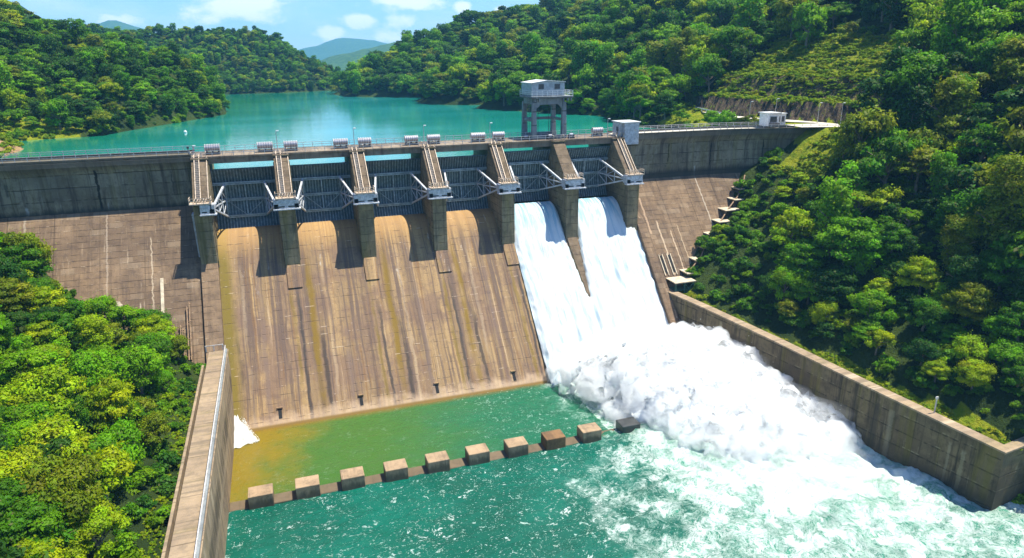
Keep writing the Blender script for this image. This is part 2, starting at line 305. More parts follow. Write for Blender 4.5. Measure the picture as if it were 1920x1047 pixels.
# spillway face
ys = list(np.arange(16, 3, -.5)) + list(np.arange(2.5, -24, -1.5)); P = [[(X, yy, ogee(yy)) for yy in ys] for X in np.linspace(1.4, 91.6, 61)]
def spill_mat():
    mt, t, b = new_mat('spillway_concrete'); p = t.pos(); s = t.sep(p); X, Z = s[0], s[2]
    wx = t.m('ADD', X, t.m('MULTIPLY', t.m('SUBTRACT', t.noise(t.comb(X, 0.0, t.m('MULTIPLY', Z, .4)), .22, 3), .5), 1.0))
    sv = t.comb(wx, 0.0, t.m('MULTIPLY', Z, .022)); svf = t.comb(X, 0.0, t.m('MULTIPLY', Z, .07))
    n1 = t.noise(sv, .30, 5, .6); n2 = t.noise(sv, .95, 6, .7); n3 = t.noise(svf, 3.4, 6, .8); big = t.noise(p, .15, 5, .65); mid = t.noise(p, .8, 6, .72); fine = t.noise(p, 3.6, 5, .75)
    c = t.mix(t.ss(n1, .38, .60), (.38, .245, .112), (.255, .165, .082))
    c = t.mix(t.m('MULTIPLY', t.ss(big, .43, .60), .75), c, (.19, .115, .078))
    c = t.mix(t.m('MULTIPLY', t.ss(mid, .5, .68), .5), c, (.125, .078, .054))
    c = t.mix(t.m('MULTIPLY', t.ss(n2, .49, .58), .85), c, (.12, .08, .062)); c = t.mix(t.m('MULTIPLY', t.ss(t.noise(t.scl(sv, (1, 1, 1), (31, 0, 7)), 1.6, 6, .75), .53, .62), .7), c, (.19, .095, .035))
    c = t.mix(t.m('MULTIPLY', t.ss(n2, .42, .34), .5), c, (.60, .43, .26))
    c = t.mix(t.m('MULTIPLY', t.ss(n3, .54, .66), .6), c, (.085, .06, .048)); c = t.mix(t.m('MULTIPLY', t.ss(n3, .40, .32), .35), c, (.62, .47, .31))
    c = t.mix(t.m('MULTIPLY', t.ss(fine, .52, .75), .3), c, (.13, .09, .06))
    pt_ = t.m('MULTIPLY', t.ss(t.noise(t.comb(X, 0.0, t.m('MULTIPLY', Z, .35)), .5, 6, .75), .60, .68), t.ss(Z, -30, -20))
    c = t.mix(t.m('MULTIPLY', pt_, .65), c, (.55, .50, .44))
    # recurring algae and dirt runs below each pier
    fx = t.m('MODULO', t.m('ADD', wx, 150), 15.0)
    def strip(x0, w, col, k, c, top=-17.0):
        wv = t.m('MULTIPLY', t.m('SUBTRACT', t.noise(t.comb(t.m('MULTIPLY', X, .12), x0, t.m('MULTIPLY', Z, .12)), 1.3, 5, .7), .5), 1.7)
        mk = t.ss(t.m('ABSOLUTE', t.m('SUBTRACT', t.m('ADD', fx, wv), x0)), t.m('MULTIPLY', t.noise(t.comb(X, x0, t.m('MULTIPLY', Z, .5)), .8, 5, .8), w * 2.2), w * .2)
        mk = t.m('MULTIPLY', mk, t.ss(t.noise(t.comb(t.m('FLOOR', t.m('DIVIDE', X, 15)), x0, t.m('MULTIPLY', Z, .03)), 2.3, 4, .6), .34, .52)); mk = t.m('MULTIPLY', mk, t.ss(Z, top, top - 7))
        return t.mix(t.m('MULTIPLY', mk, k), c, col)
    c = strip(2.6, .8, (.19, .115, .012), .9, c); c = strip(4.0, .55, (.045, .035, .03), .85, c, -28); c = strip(0.4, .4, (.05, .04, .035), .9, c, -22)
    c = strip(14.2, .5, (.17, .11, .018), .75, c, -20); c = strip(12.6, .35, (.10, .065, .05), .7, c, -20); c = strip(8.2, .6, (.16, .11, .09), .6, c, -16); c = strip(5.4, .4, (.56, .42, .26), .3, c)
    # green-olive strip against the left wall
    lf = t.ss(t.m('ADD', X, t.m('MULTIPLY', t.noise(svf, 1.2, 4), 1.6)), 5.0, 3.4); c = t.mix(t.m('MULTIPLY', lf, .9), c, (.17, .125, .02))
    # ochre tint near the crest, pale toe
    c = t.mix(t.m('MULTIPLY', t.ss(Z, -20, -15.5), .5), c, (.46, .27, .095))
    tz = t.m('ADD', Z, t.m('MULTIPLY', t.noise(p, .5, 4), 4)); c = t.mix(t.m('MULTIPLY', t.ss(tz, -40.2, -42.2), .5), c, (.62, .44, .29))
    c = t.mix(t.ss(Z, -43.9, -44.3), c, (.20, .12, .03))
    zz = t.m('DIVIDE', Z, 1.12); fz = t.m('SUBTRACT', zz, t.m('FLOOR', zz))
    ln = t.m('MULTIPLY', t.ss(t.m('ABSOLUTE', t.m('SUBTRACT', fz, .1)), .07, .02), t.ss(t.noise(t.comb(t.m('MULTIPLY', X, .5), 1.0, t.m('FLOOR', zz)), .9, 4, .75), .47, .62))
    c = t.mix(t.m('MULTIPLY', ln, .6), c, (.09, .06, .045))
    c = t.mix(t.m('MULTIPLY', t.m('MULTIPLY', t.ss(t.m('ABSOLUTE', t.m('SUBTRACT', fz, .22)), .06, .02), t.ss(t.noise(t.comb(t.m('MULTIPLY', X, .5), 7.0, t.m('FLOOR', zz)), .9, 4, .75), .56, .68)), .5), c, (.66, .52, .38))
    h = t.m('SUBTRACT', t.m('ADD', mid, t.m('MULTIPLY', n3, .4)), ln)
    setb(t, b, col=c, rough=.82, nrm=t.bump(h, .55, .12), spec=.3); return mt
M['spill'] = spill_mat()
MB().grid(P).build('spillway_face', M['spill'], dam, smooth=True)
# crest wings: section swept along x
def wing_off(X): return 0 if X < 118 else -((X - 118) / 30.0) ** 1.7 * 7.5
def wing(name, xs, zb, slope_mat_from):
    prof = [(17.2, -8), (17.2, .6), (16.85, .6), (16.85, 0), (9.45, 0), (9.45, .62), (9.0, .62), (9.0, -.75), (9.25, -1.15), (9.6, -1.7), (9.85, -2.4), (9.9, -3.2), (9.9, zb)]
    g = [[(X, yy + wing_off(X), zz) for (yy, zz) in prof] for X in xs]
    return MB().grid(g).build(name, M['wing'], dam)
def slope_part(name, xs, zb, zend):
    g = [[(X, 9.9 + wing_off(X) + KS * (zz - zb), zz) for zz in np.linspace(zb, zend, 24)] for X in xs]
    return MB().grid(g).build(name, M['dam'], dam)
tag(wing('crest_wall', np.linspace(-90, -1.45, 24), -9.4, 0), 'long grey crest wall left of the gates with shade painted along its foot')
slope_part('downstream_face', np.linspace(-90, -1.2, 24), -9.4, -47)
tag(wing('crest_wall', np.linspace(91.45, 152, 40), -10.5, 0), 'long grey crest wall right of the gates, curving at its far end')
slope_part('downstream_face', np.linspace(93.6, 152, 40), -10.5, -47)
# raised arched panel on the left face
pts = []
zc = -22.3
g = []
prof_x = [(-8.3, -50), (-8.3, zc)] + [(-8.3 + 6.9 * (1 - math.cos(a)) / 2, zc + 1.9 * math.sin(a)) for a in np.linspace(.2, PI * .82, 10)] + [(-1.7, -50)]
def face_y(z): return 9.9 + KS * (z + 9.4)
v = [(a, face_y(b) - .9 * .74, b - .5) for a, b in prof_x] + [(a, face_y(b) + .3, b) for a, b in prof_x]; n = len(prof_x)
MB().add(v, [tuple(range(n))[::-1]] + [(i, (i + 1) % n, (i + 1) % n + n, i + n) for i in range(n)]).build('arched_panel', M['dam'], dam)
for x_, w_ in ((-12.4, .5), (-8.75, .55)):   # pale pilaster strips
    MB().add([(a, face_y(b) - .35, b) for a in (x_, x_ + w_) for b in (-20.8 if x_ > -10 else -25, -40)] + [(a, face_y(b) + .1, b) for a in (x_, x_ + w_) for b in (-20.8 if x_ > -10 else -25, -40)], [(0, 1, 3, 2), (0, 2, 6, 4), (0, 4, 5, 1), (2, 3, 7, 6)]).build('pilaster_strip', M['slab'], dam)
for x_, z0, z1, r_ in ((-4.4, -25.2, -33, .14), (-4.0, -24.6, -33, .11), (-5.6, -27.9, -33, .10), (-5.3, -28.3, -33, .07)):
    pm = MB().tube([(x_, face_y(z0) - 1.0, z0), (x_, face_y(z1) - 1.0, z1)], r_, 6)
    for zz in np.linspace(z0 - .4, z1 + .4, 4): pm.box(x_ - .22, x_ + .22, face_y(zz) - 1.0, face_y(zz) - .6, zz - .1, zz + .1)
    pm.build('wall_pipe', M['rust'], dam)
# chute side walls
def chute_wall(x0, x1, top, zend, flare=0):
    pr = [(2.0, -16 + top)] + [(chute_y(z_), z_ + top) for z_ in np.linspace(-20, zend, 8)] + [(chute_y(zend), zend - 3), (4, zend - 3)]
    pr[0] = (4.0, -19.0 + top)
    return MB().prism(pr, x0, x1).build('chute_wall', M['dam'], dam, bevel=.05)
chute_wall(-1.6, 1.45, 2.2, -45); chute_wall(91.55, 93.9, 2.0, -45)
# narrow ridge between the two open bays
MB().add([(73.8, 0.4, -20.2), (76.2, .4, -20.2), (75.35, -9.6, -31.2), (74.75, -9.6, -31.2), (73.8, .4, -23), (76.2, .4, -23), (75.35, -9.6, -34), (74.75, -9.6, -34)],
         [(0, 3, 2, 1), (0, 4, 7, 3), (1, 2, 6, 5), (2, 3, 7, 6)]).build('divide_ridge', M['pier'], dam)
for X in (15, 30, 45, 60):   # low concrete pads running on below the pier noses
    MB().prism([(.6, -20.2), (chute_y(-20.8) - .3, -20.7), (chute_y(-24.6) - .28, -24.5), (chute_y(-24.8) + .5, -24.9), (.9, -21.5)], X - 1.35, X + 1.35).build('pier_pad', M['spill'], dam, bevel=.05)
for X in (9.9, 24.3, 38.7, 54.4):   # drain openings near the toe, flat panels coloured dark for their shade
    zt_, zb_ = -42.0, -43.4
    o_ = MB().add([(X - .3, chute_y(zt_) - .04, zt_), (X + .3, chute_y(zt_) - .04, zt_), (X + .3, chute_y(zb_) - .04, zb_), (X - .3, chute_y(zb_) - .04, zb_)], [(0, 3, 2, 1)])
    o_.build('drain_opening', M['dark'], dam)
    MB().box(X - .5, X + .5, chute_y(zt_) - .28, chute_y(zt_) + .2, zt_, zt_ + .25).build('drain_lintel', M['spill'], dam)
# bridge deck over the bays
bd = MB()
bd.box(-1.5, 91.5, 9.55, 16.8, -.55, -.02)
for i in range(6): bd.box(15 * i + 1.45, 15 * i + 13.55, 9.2, 9.95, -1.4, -.05); bd.box(15 * i + 1.45, 15 * i + 13.55, 16.0, 16.7, -1.3, -.05)
for i in range(6): bd.box(15 * i + 1.45, 15 * i + 13.55, 11.2, 11.6, -1.25, -.5)
bd.box(-1.5, 91.5, 8.95, 9.55, -.3, .06); bd.box(-1.5, 91.5, 16.8, 17.2, -.3, .08)
bd.build('bridge_deck', M['beam'], dam, bevel=.03)
for (x0, x1, yb, zb_, nm) in ((-90, -1.6, 9.2, .62, 0), (-90, -1.6, 17.0, .6, 0), (-1.5, 91.5, 9.15, .06, 0), (-1.5, 91.5, 17.0, .08, 0), (91.6, 151, 9.2, .62, 1), (91.6, 137, 17.0, .6, 1)):
    r = MB(); n_ = int((x1 - x0) / 1.9); H_ = 1.05 if abs(zb_) < .3 else .8
    xs = np.linspace(x0, x1, n_ + 1)
    for X in xs: yy = yb + wing_off(X); r.box(X - .05, X + .05, yy - .05, yy + .05, zb_, zb_ + H_)
    for a, b_ in zip(xs[:-1], xs[1:]):
        for k in (1, .55): r.bar((a, yb + wing_off(a), zb_ + H_ * k), (b_, yb + wing_off(b_), zb_ + H_ * k), .085, .085)
    r.build('crest_railing', M['rail'], dam)
# piers
PW = 1.45
def make_pier(i):
    X = 15 * i
    pr = [(0, -26), (0, -7.15), (1.3, -7.05), (8.75, -.12), (8.95, -.12), (8.95, -.32), (9.55, -.32), (9.55, -.6), (19.5, -.6), (21.5, -3), (21.5, -22), (12, -24)]
    p_ = MB().prism(pr, X - PW, X + PW)
    for s_ in (-1, 1):
        xs_ = sorted((X + s_ * PW, X + s_ * (PW + .14)))
        p_.box(xs_[0], xs_[1], .9, 1.35, -20.4, -9.6); p_.box(xs_[0], xs_[1], 8.6, 9.15, -14.6, -1.65)
    p_.box(X - PW - .12, X + PW + .12, 8.0, 8.93, -.42, -.115)
    pier = p_.build('pier', M['pier'], dam, bevel=.05)
    # trunnion beam: pale box across the pier nose
    xa, xb = (X - 2.35, X + 2.35)
    if i == 0: xa, xb = X - .2, X + 2.35
    if i == 6: xa, xb = X - 2.35, X + 1.6
    tb = MB().box(xa, xb, -1.15, -.01, -9.25, -7.45).box(xa - .12, xb + .25, -1.45, -.01, -9.5, -9.25)
    for k in range(4):
        w = (xb - xa) / 4; tb.box(xa + w * k + .1, xa + w * (k + 1) - .1, -1.2, -1.15, -8.35, -7.62)
    for s_ in (-1, 1):
        if (i == 0 and s_ < 0) or (i == 6 and s_ > 0): continue
        a_, b_ = sorted((X + s_ * PW, X + s_ * (PW + .85))); tb.box(a_, b_, -1.15, .9, -9.2, -7.5)
    tb_ = tb.build('trunnion_beam', M['steelbox'], pier, bevel=.04)
    for k in range(2): MB().box(xa + .3 + k * (xb - xa) / 2, xa + .1 + (k + .82) * (xb - xa) / 2, -1.18, -1.15, -8.98, -8.75).build('beam_slot', M['dark'], pier)
    # railing round the small platform
    r = MB(); zz = -7.1
    r.box(X - 1.9, X + 1.9, -1.3, 1.0, -7.42, -7.22)
    cs = [(X - 1.85, .9), (X - 1.85, -1.25), (X - .6, -1.25), (X + .6, -1.25), (X + 1.85, -1.25), (X + 1.85, .9)]
    for (a, b_) in cs: r.box(a - .05, a + .05, b_ - .05, b_ + .05, -7.22, -6.2)
    for (a, b_), (c_, d_) in zip(cs[:-1], cs[1:]):
        for h_ in (-6.22, -6.65): r.bar((a, b_, h_), (c_, d_, h_), .09, .09)
    for k in range(5): r.bar((X - 1.2 + .5 * k, -.9 + .3 * (k % 3), -7.1), (X - .9 + .5 * k, .6, -6.5 - .1 * (k % 2)), .1, .1)
    r.build('platform_railing', M['ladder'], pier)
    if i != 5:
        l = MB(); x0 = X - .45 if i < 6 else X + .1
        MB().add([(x0 - .4, 1.35, -6.93), (x0 + .4, 1.35, -6.93), (x0 + .4, 8.7, -.09), (x0 - .4, 8.7, -.09)], [(0, 1, 2, 3)]).build('ladder_dark_strip', M['darksteel'], pier)  # dark strip added behind the rungs, recess shade put in as colour
        a0 = Vector((0, 1.2, -6.75)); a1 = Vector((0, 9.0, .5))
        for s_ in (-.42, .42): l.bar((x0 + s_, a0.y, a0.z), (x0 + s_, a1.y, a1.z), .13, .2)
        n_ = 24
        for k in range(n_ + 1):
            q = a0.lerp(a1, k / n_); l.box(x0 - .42, x0 + .42, q.y - .07, q.y + .07, q.z - .1, q.z + .02)
        l.build('ladder', M['ladder'], pier)
        h = MB(); h.bar((X + 1.3, 1.3, -6.85), (X + 1.3, 8.8, .12), .12, .12)
        h.build('edge_kerb', M['ladder'], pier)
    t_ = MB()
    for a in (-1.3, -.45, .4, 1.3): t_.box(X + a - .05, X + a + .05, 8.15, 8.25, -.1, 1.0)
    t_.bar((X - 1.3, 8.2, .95), (X - .45, 8.2, .95), .08, .08); t_.bar((X + .4, 8.2, .95), (X + 1.3, 8.2, .95), .08, .08)
    t_.bar((X - 1.3, 8.2, .95), (X - 1.3, 9.1, 1.1), .08, .08); t_.bar((X + 1.3, 8.2, .95), (X + 1.3, 9.1, 1.1), .08, .08)
    t_.bar((X - .45, 8.2, .3), (X + .4, 8.2, .3), .06, .06)
    t_.build('top_railing', M['ladder'], pier)
for i in range(7): make_pier(i)
# outer flank of the first pier
MB().prism([(1.0, -9.5), (3.2, -9.5), (3.6, -22.0), (2.6, -22.0)], -1.95, -1.48).build('pier_buttress', M['steelbox'], dam)
# stepped buttress blocks against the right bank
steps = [(121.8, -13.7), (119.4, -15.9), (115.7, -17.9), (112.7, -20.1), (109.2, -22.5), (105.9, -24.7), (103.0, -27.0), (99.5, -29.1)]
def rface(z): return 9.9 + KS * (z + 10.5)
for (x_, z_) in steps:
    yb_ = rface(z_)
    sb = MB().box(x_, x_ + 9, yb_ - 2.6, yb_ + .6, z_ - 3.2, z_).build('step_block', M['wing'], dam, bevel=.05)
    MB().box(x_ - .35, x_ + 9, yb_ - 3.3, yb_ + .6, z_ + .002, z_ + .24).build('ledge', M['slab'], sb, bevel=.03)
pp = MB().tube([(x_ + (1.6 if k % 2 else 1.3), rface(z_) - 1.9, z_ + .7) for k, (x_, z_) in enumerate([(124, -11.5)] + steps)], .17, 6)
pp.build('drain_pipe', M['rust'], dam)
for x_ in (95.3, 97.4):
    MB().add([(a, rface(z_) - .05, z_) for a in (x_, x_ + .55) for z_ in (-25.9, -29.3)], [(0, 1, 3, 2)]).build('slot_opening', M['dark'], dam)
    for a in (x_ - .3, x_ + .6): MB().add([(q, rface(z_) - w_, z_) for q in (a, a + .22) for z_ in (-25.6, -29.6) for w_ in (.3, -.1)], [(0, 2, 6, 4), (0, 1, 3, 2), (4, 6, 7, 5)]).build('slot_frame', M['slab'], dam)

# ----------------------------------------------------------------- radial gates
def make_gate(i, raise_=0.0, lab=''):
    x0, x1 = 15 * i + PW + .02, 15 * (i + 1) - PW - .02; xc = (x0 + x1) / 2
    g = thing('radial_gate', (xc, .0, -8.4), lab, 'dam gate', 'radial gates between the piers')
    R_ = 10.8; ty, tz = .85, -8.4
    a_top, a_bot = math.radians(32 + raise_ * .5), math.radians(-36.5 + raise_)
    def pt(a, r=R_): return (ty + r * math.cos(a), tz + r * math.sin(a))
    A = np.linspace(a_bot, a_top, 26)
    s = MB()
    s.grid([[(X, *pt(a)) for a in A] for X in (x0, x1)]); s.grid([[(X, *pt(a, R_ + .15)) for a in A] for X in (x0, x1)])
    s.box(x0, x1, pt(a_top)[0] - .05, pt(a_top)[0] + .25, pt(a_top)[1] - .12, pt(a_top)[1] + .08)
    nf = len(s.f)
    for X in np.linspace(x0 + .25, x1 - .25, 21):
        for a, b_ in zip(A[:-1], A[1:]): s.bar((X, *pt(a, R_ - .14)), (X, *pt(b_, R_ - .14)), .2, .26)
    sk = s.build('skin_plate', M['gate'], g); sk.data.materials.append(M['rib']); sk.data.polygons.foreach_set('material_index', [0] * nf + [1] * (len(s.f) - nf))
    b_ = MB(); ga = [math.radians(15.5 + raise_ * .6), math.radians(-3.5 + raise_ * .6), math.radians(-22.5 + raise_ * .8)]
    for k, a in enumerate(ga):
        y_, z_ = pt(a, R_ - .62)
        w0 = (x0 + .05, x1 - .05) if k < 2 else (x0 + 2.3, x1 - 2.3)
        b_.box(w0[0], w0[1], y_ - .28, y_ + .28, z_ - .04, z_ + .04); b_.box(w0[0], w0[1], y_ - .06, y_ + .06, z_ - .3, z_ + .3); b_.box(w0[0], w0[1], y_ - .28, y_ - .2, z_ - .26, z_ + .26)
    for X in (x0 + 2.3, xc, x1 - 2.3):
        for a, c_ in zip(ga[:-1], ga[1:]):
            p, q_ = pt(a, R_ - .7), pt(c_, R_ - .7); b_.bar((X, *p), (X, *q_), .22, .22)
    p, q_ = pt(ga[1], R_ - .75), pt(ga[2], R_ - .75)
    b_.bar((x0 + 2.3, *p), (xc, *q_), .12, .12); b_.bar((xc, *q_), (x1 - 2.3, *p), .12, .12)
    b_.build('girder', M['girder'], g)
    for s_ in (-1, 1):
        ar = MB(); e = x0 + .45 if s_ < 0 else x1 - .45; w = x0 + 2.3 if s_ < 0 else x1 - 2.3
        T = Vector((e, ty - 1.2, tz)); ends = [Vector((w, *pt(a, R_ - .7))) for a in ga]
        for E_, th in zip(ends, (.36, .22, .32)): ar.bar(T, E_, th, th)
        for f_ in (.42, .7):
            q = [T.lerp(E_, f_) for E_ in ends]; ar.bar(q[0], q[1], .14, .14); ar.bar(q[1], q[2], .14, .14)
        ar.bar(T.lerp(ends[0], .42), T.lerp(ends[1], .7), .12, .12); ar.bar(T.lerp(ends[0], .7), ends[1], .12, .12)
        ar.bar(T.lerp(ends[2], .42), T.lerp(ends[1], .7), .12, .12); ar.bar(T.lerp(ends[2], .7), ends[1], .12, .12)
        ar.box(e - .4, e + .4, ty - 1.6, ty - .6, tz - .5, tz + .5)
        ar.build('gate_arm', M['steelbox'], g)
    return g
glab = ['closed dark steel gate in the first bay beside the left crest wall', 'closed dark steel gate in the second bay from the left wall',
        'closed dark steel gate in the third bay, two bays left of the falling water', 'closed dark steel gate in the last dry bay beside the white water',
        'open grey steel gate below the lattice-legged tower with white water under it', 'open grey steel gate nearest the square blockhouse with white water under it']
for i in range(6): make_gate(i, 0 if i < 4 else 6.5, glab[i])

# ----------------------------------------------------------------- things on the crest
def hoist(X, w, lab):
    g = thing('hoist_drum', (X, 12.6, 0), lab, 'hoist drum', 'hoist drums along the dam crest')
    fr = MB()
    for k in np.linspace(-w / 2 + .2, w / 2 - .2, 3): fr.box(X + k - .12, X + k + .12, 12.1, 13.2, 0, .9)
    fr.box(X - w / 2, X + w / 2, 12.0, 12.2, .0, .35); fr.box(X - w / 2, X + w / 2, 13.1, 13.3, 0, .35)
    fr.build('support_frame', M['darksteel'], g)
    MB().tube([(X - w / 2, 12.65, 1.35), (X + w / 2, 12.65, 1.35)], .62, 20).build('drum', M['drum'], g, smooth=False)
    n_ = int(w / .42); b_ = MB()
    for k in range(n_ + 1):
        xx = X - w / 2 + w * k / n_; b_.tube([(xx - .07, 12.65, 1.35), (xx + .07, 12.65, 1.35)], .72, 20)
    b_.build('drum_rings', M['rail'], g)
    MB().tube([(X - w / 2 - .1, 12.2, 1.95), (X + w / 2 + .1, 12.2, 1.95)], .05, 6).tube([(X - w / 2 - .1, 12.2, 1.95), (X - w / 2 - .1, 12.2, 0)], .04, 6).tube([(X + w / 2 + .1, 12.2, 1.95), (X + w / 2 + .1, 12.2, 0)], .04, 6).build('guard_rail', M['rail'], g)
hl = ['pale ribbed hoist drum standing alone at the left end of the gates', 'pale ribbed hoist drum left of the lamp post above the second pier', 'pale ribbed hoist drum right of the lamp post above the second pier',
      'pale ribbed hoist drum left of the lamp post above the third pier', 'pale ribbed hoist drum right of the lamp post above the third pier', 'pale ribbed hoist drum left of the lamp post above the fourth pier',
      'pale ribbed hoist drum right of the lamp post above the fourth pier', 'pale ribbed hoist drum left of the lamp post above the fifth pier', 'pale ribbed hoist drum between the fifth pier lamp post and the tower', 'weathered hoist drum between the tower and the square blockhouse']
for (X, w), lab in zip([(2.3, 2.6), (12.2, 2.8), (17.2, 2.5), (27.2, 2.8), (32.2, 2.5), (42.2, 2.7), (47.1, 2.6), (57.2, 3.0), (62.0, 2.5), (86.6, 2.4)], hl): hoist(X, w, lab)
def lamp(X, Y, z0, h, lab, arm=.5, grp='lamp posts on the dam crest'):
    g = thing('lamp_post', (X, Y, z0), lab, 'lamp post', grp)
    MB().tube([(X, Y, z0), (X, Y, z0 + h)], [.09, .055], 6).box(X - .15, X + .15, Y - .15, Y + .15, z0, z0 + .2).build('pole', M['rail'], g)
    MB().tube([(X, Y, z0 + h), (X + arm, Y - .1, z0 + h + .12)], .045, 5).build('arm', M['rail'], g)
    MB().box(X + arm - .25, X + arm + .3, Y - .25, Y + .05, z0 + h + .02, z0 + h + .2).build('lamp_head', M['white'], g, bevel=.03)
for (X, h, lab) in [(14.6, 3.9, 'slim lamp post above the second pier on the crest'), (30.2, 3.8, 'slim lamp post above the third pier on the crest'), (45.3, 3.8, 'slim lamp post above the fourth pier on the crest'),
                    (60.5, 3.8, 'slim lamp post above the fifth pier, left of the tower'), (90.0, 3.7, 'slim lamp post just left of the square blockhouse'), (-1.4, 1.6, 'short lamp post on the crest above the first pier')]:
    lamp(X, 14.0, 0, h, lab, .25)
MB_ = MB().tube([(-2.3, 14, 0), (-2.3, 14, 1.6)], .08, 6).box(-2.5, -2.1, 13.85, 14.15, 1.2, 1.6); tag(MB_.build('control_post', M['darksteel']), 'short dark control post on the crest beside the first lamp', 'post')

# tower on four legs
tw = thing('intake_tower', (74, 15, 0), 'tall grey concrete tower on four legs with a white cabin on top', 'tower')
TX0, TX1, TY0, TY1 = 70.3, 77.6, 11.8, 18.2
for (a, b_) in ((TX0, TY0), (TX1, TY0), (TX0, TY1), (TX1, TY1)):
    MB().add([(a - .6, b_ - .55, 0), (a + .6, b_ - .55, 0), (a + .6, b_ + .55, 0), (a - .6, b_ + .55, 0), (a - .45, b_ - .4, 8.2), (a + .45, b_ - .4, 8.2), (a + .45, b_ + .4, 8.2), (a - .45, b_ + .4, 8.2)],
             [(0, 3, 2, 1), (4, 5, 6, 7), (0, 1, 5, 4), (1, 2, 6, 5), (2, 3, 7, 6), (3, 0, 4, 7)]).build('leg', M['towerc'], tw, bevel=.05)
hb = MB()
for yy in (TY0, TY1): hb.box(TX0 + .5, TX1 - .5, yy - .3, yy + .3, 7.7, 9.1)
for yy in (TY0, TY1):    # haunches
    hb.prism([(TX0 + .45, 7.7), (TX0 + .45, 6.7), (TX0 + 1.5, 7.7)], yy - .28, yy + .28, 1); hb.prism([(TX1 - .45, 7.7), (TX1 - 1.5, 7.7), (TX1 - .45, 6.7)], yy - .28, yy + .28, 1)
for xx in (TX0, TX1): hb.box(xx - .3, xx + .3, TY0 + .4, TY1 - .4, 7.75, 9.05); hb.box(xx - .25, xx + .25, TY0 + .5, TY1 - .5, 3.9, 4.5)
hb.box(TX0 + .5, TX1 - .5, TY1 - .25, TY1 + .25, 3.9, 4.5)
for yy in (TY0, TY1): hb.box(TX0 + .55, TX1 - .55, yy - .35, yy + .35, .0, .9)
hb.build('cross_beam', M['towerc'], tw, bevel=.04)
for xx in (71.9, 73.3, 76.0): MB().tube([(xx, 17.0, 0), (xx, 17.0, 7.7)], .07, 6).build('gate_rod', M['darksteel'], tw)
pf = MB().box(TX0 - .9, TX1 + 1.9, TY0 - 1.0, TY1 + .8, 9.1, 9.55)
for xx in (TX0 - .2, TX0 + .9, TX1 - .6, TX1 + .5, TX1 + 1.3): pf.box(xx, xx + .3, TY0 - .9, TY0 - .31, 8.4, 9.1)
pf.build('platform', M['towerc'], tw, bevel=.04)
cb = thing  # cabin
cab = MB().prism([(TX0 - .45, 9.55), (TX1 + .15, 9.55), (TX1 + .15, 12.45), (TX0 + 3.1, 12.8), (TX0 - .45, 12.3)], TY0 + .1, TY1 + .6, 1).build('cabin', M['towerw'], tw, bevel=.03)
MB().add([(TX0 - .65, TY0 - .15, 12.32), (TX0 + 3.1, TY0 - .15, 12.85), (TX1 + .35, TY0 - .15, 12.5), (TX0 - .65, TY1 + .8, 12.32), (TX0 + 3.1, TY1 + .8, 12.85), (TX1 + .35, TY1 + .8, 12.5),
          (TX0 - .65, TY0 - .15, 12.47), (TX0 + 3.1, TY0 - .15, 13.0), (TX1 + .35, TY0 - .15, 12.65), (TX0 - .65, TY1 + .8, 12.47), (TX0 + 3.1, TY1 + .8, 13.0), (TX1 + .35, TY1 + .8, 12.65)],
         [(0, 3, 4, 1), (1, 4, 5, 2), (6, 7, 10, 9), (7, 8, 11, 10), (0, 1, 7, 6), (1, 2, 8, 7), (3, 9, 10, 4), (4, 10, 11, 5), (0, 6, 9, 3), (2, 5, 11, 8)]).build('roof', M['roofw'], tw)
for xx in (TX0 + 1.2, TX0 + 5.1):
    fr = MB().box(xx - .08, xx + 1.23, TY0 + .02, TY0 + .1, 11.05, 12.15).build('window', M['darksteel'], tw)
    MB().box(xx, xx + .53, TY0 - .02, TY0 + .02, 11.13, 12.07).box(xx + .62, xx + 1.15, TY0 - .02, TY0 + .02, 11.13, 12.07).build('pane', M['glass'], fr)
rl = MB(); cs = [(TX0 - .8, TY1 + .7), (TX0 - .8, TY0 - .9)] + [(xx, TY0 - .9) for xx in np.linspace(TX0 + .4, TX1 + 1.8, 8)] + [(TX1 + 1.8, TY0 + 1.2), (TX1 + 1.8, TY0 + 3.5), (TX1 + 1.8, TY1 + .7)]
for a, b_ in cs: rl.box(a - .05, a + .05, b_ - .05, b_ + .05, 9.55, 10.75)
for (a, b_), (c_, d_) in zip(cs[:-1], cs[1:]):
    for h_ in (10.72, 10.3, 9.95): rl.bar((a, b_, h_), (c_, d_, h_), .08, .08)
rl.build('balcony_railing', M['white'], tw)
rg = MB()
for k in range(22): rg.box(TX0 - 1.25, TX0 - .75, TY0 + .6, TY0 + .68, .4 + k * .4, .46 + k * .4)
rg.bar((TX0 - 1.25, TY0 + .64, 0), (TX0 - 1.25, TY0 + .64, 9.3), .07, .07).bar((TX0 - .75, TY0 + .64, 0), (TX0 - .75, TY0 + .64, 9.3), .07, .07)
rg.build('ladder', M['darksteel'], tw)
for (xx, yy, s_, lab) in ((68.2, 11.6, 1.0, 'small dark machine with a white cap left of the tower legs'), (73.9, 10.9, .8, 'small dark winch between the front legs of the tower'), (79.2, 11.0, .8, 'small dark winch at the right foot of the tower')):
    g = thing('winch', (xx, yy, 0), lab, 'winch')
    MB().box(xx - .9 * s_, xx + .9 * s_, yy - .5, yy + .5, 0, .3).box(xx - .8 * s_, xx - .5 * s_, yy - .4, yy + .4, .3, 1.0).box(xx + .5 * s_, xx + .8 * s_, yy - .4, yy + .4, .3, 1.0).build('frame', M['darksteel'], g)
    MB().tube([(xx - .5 * s_, yy, .75), (xx + .5 * s_, yy, .75)], .35, 12).build('drum', M['drum'], g)

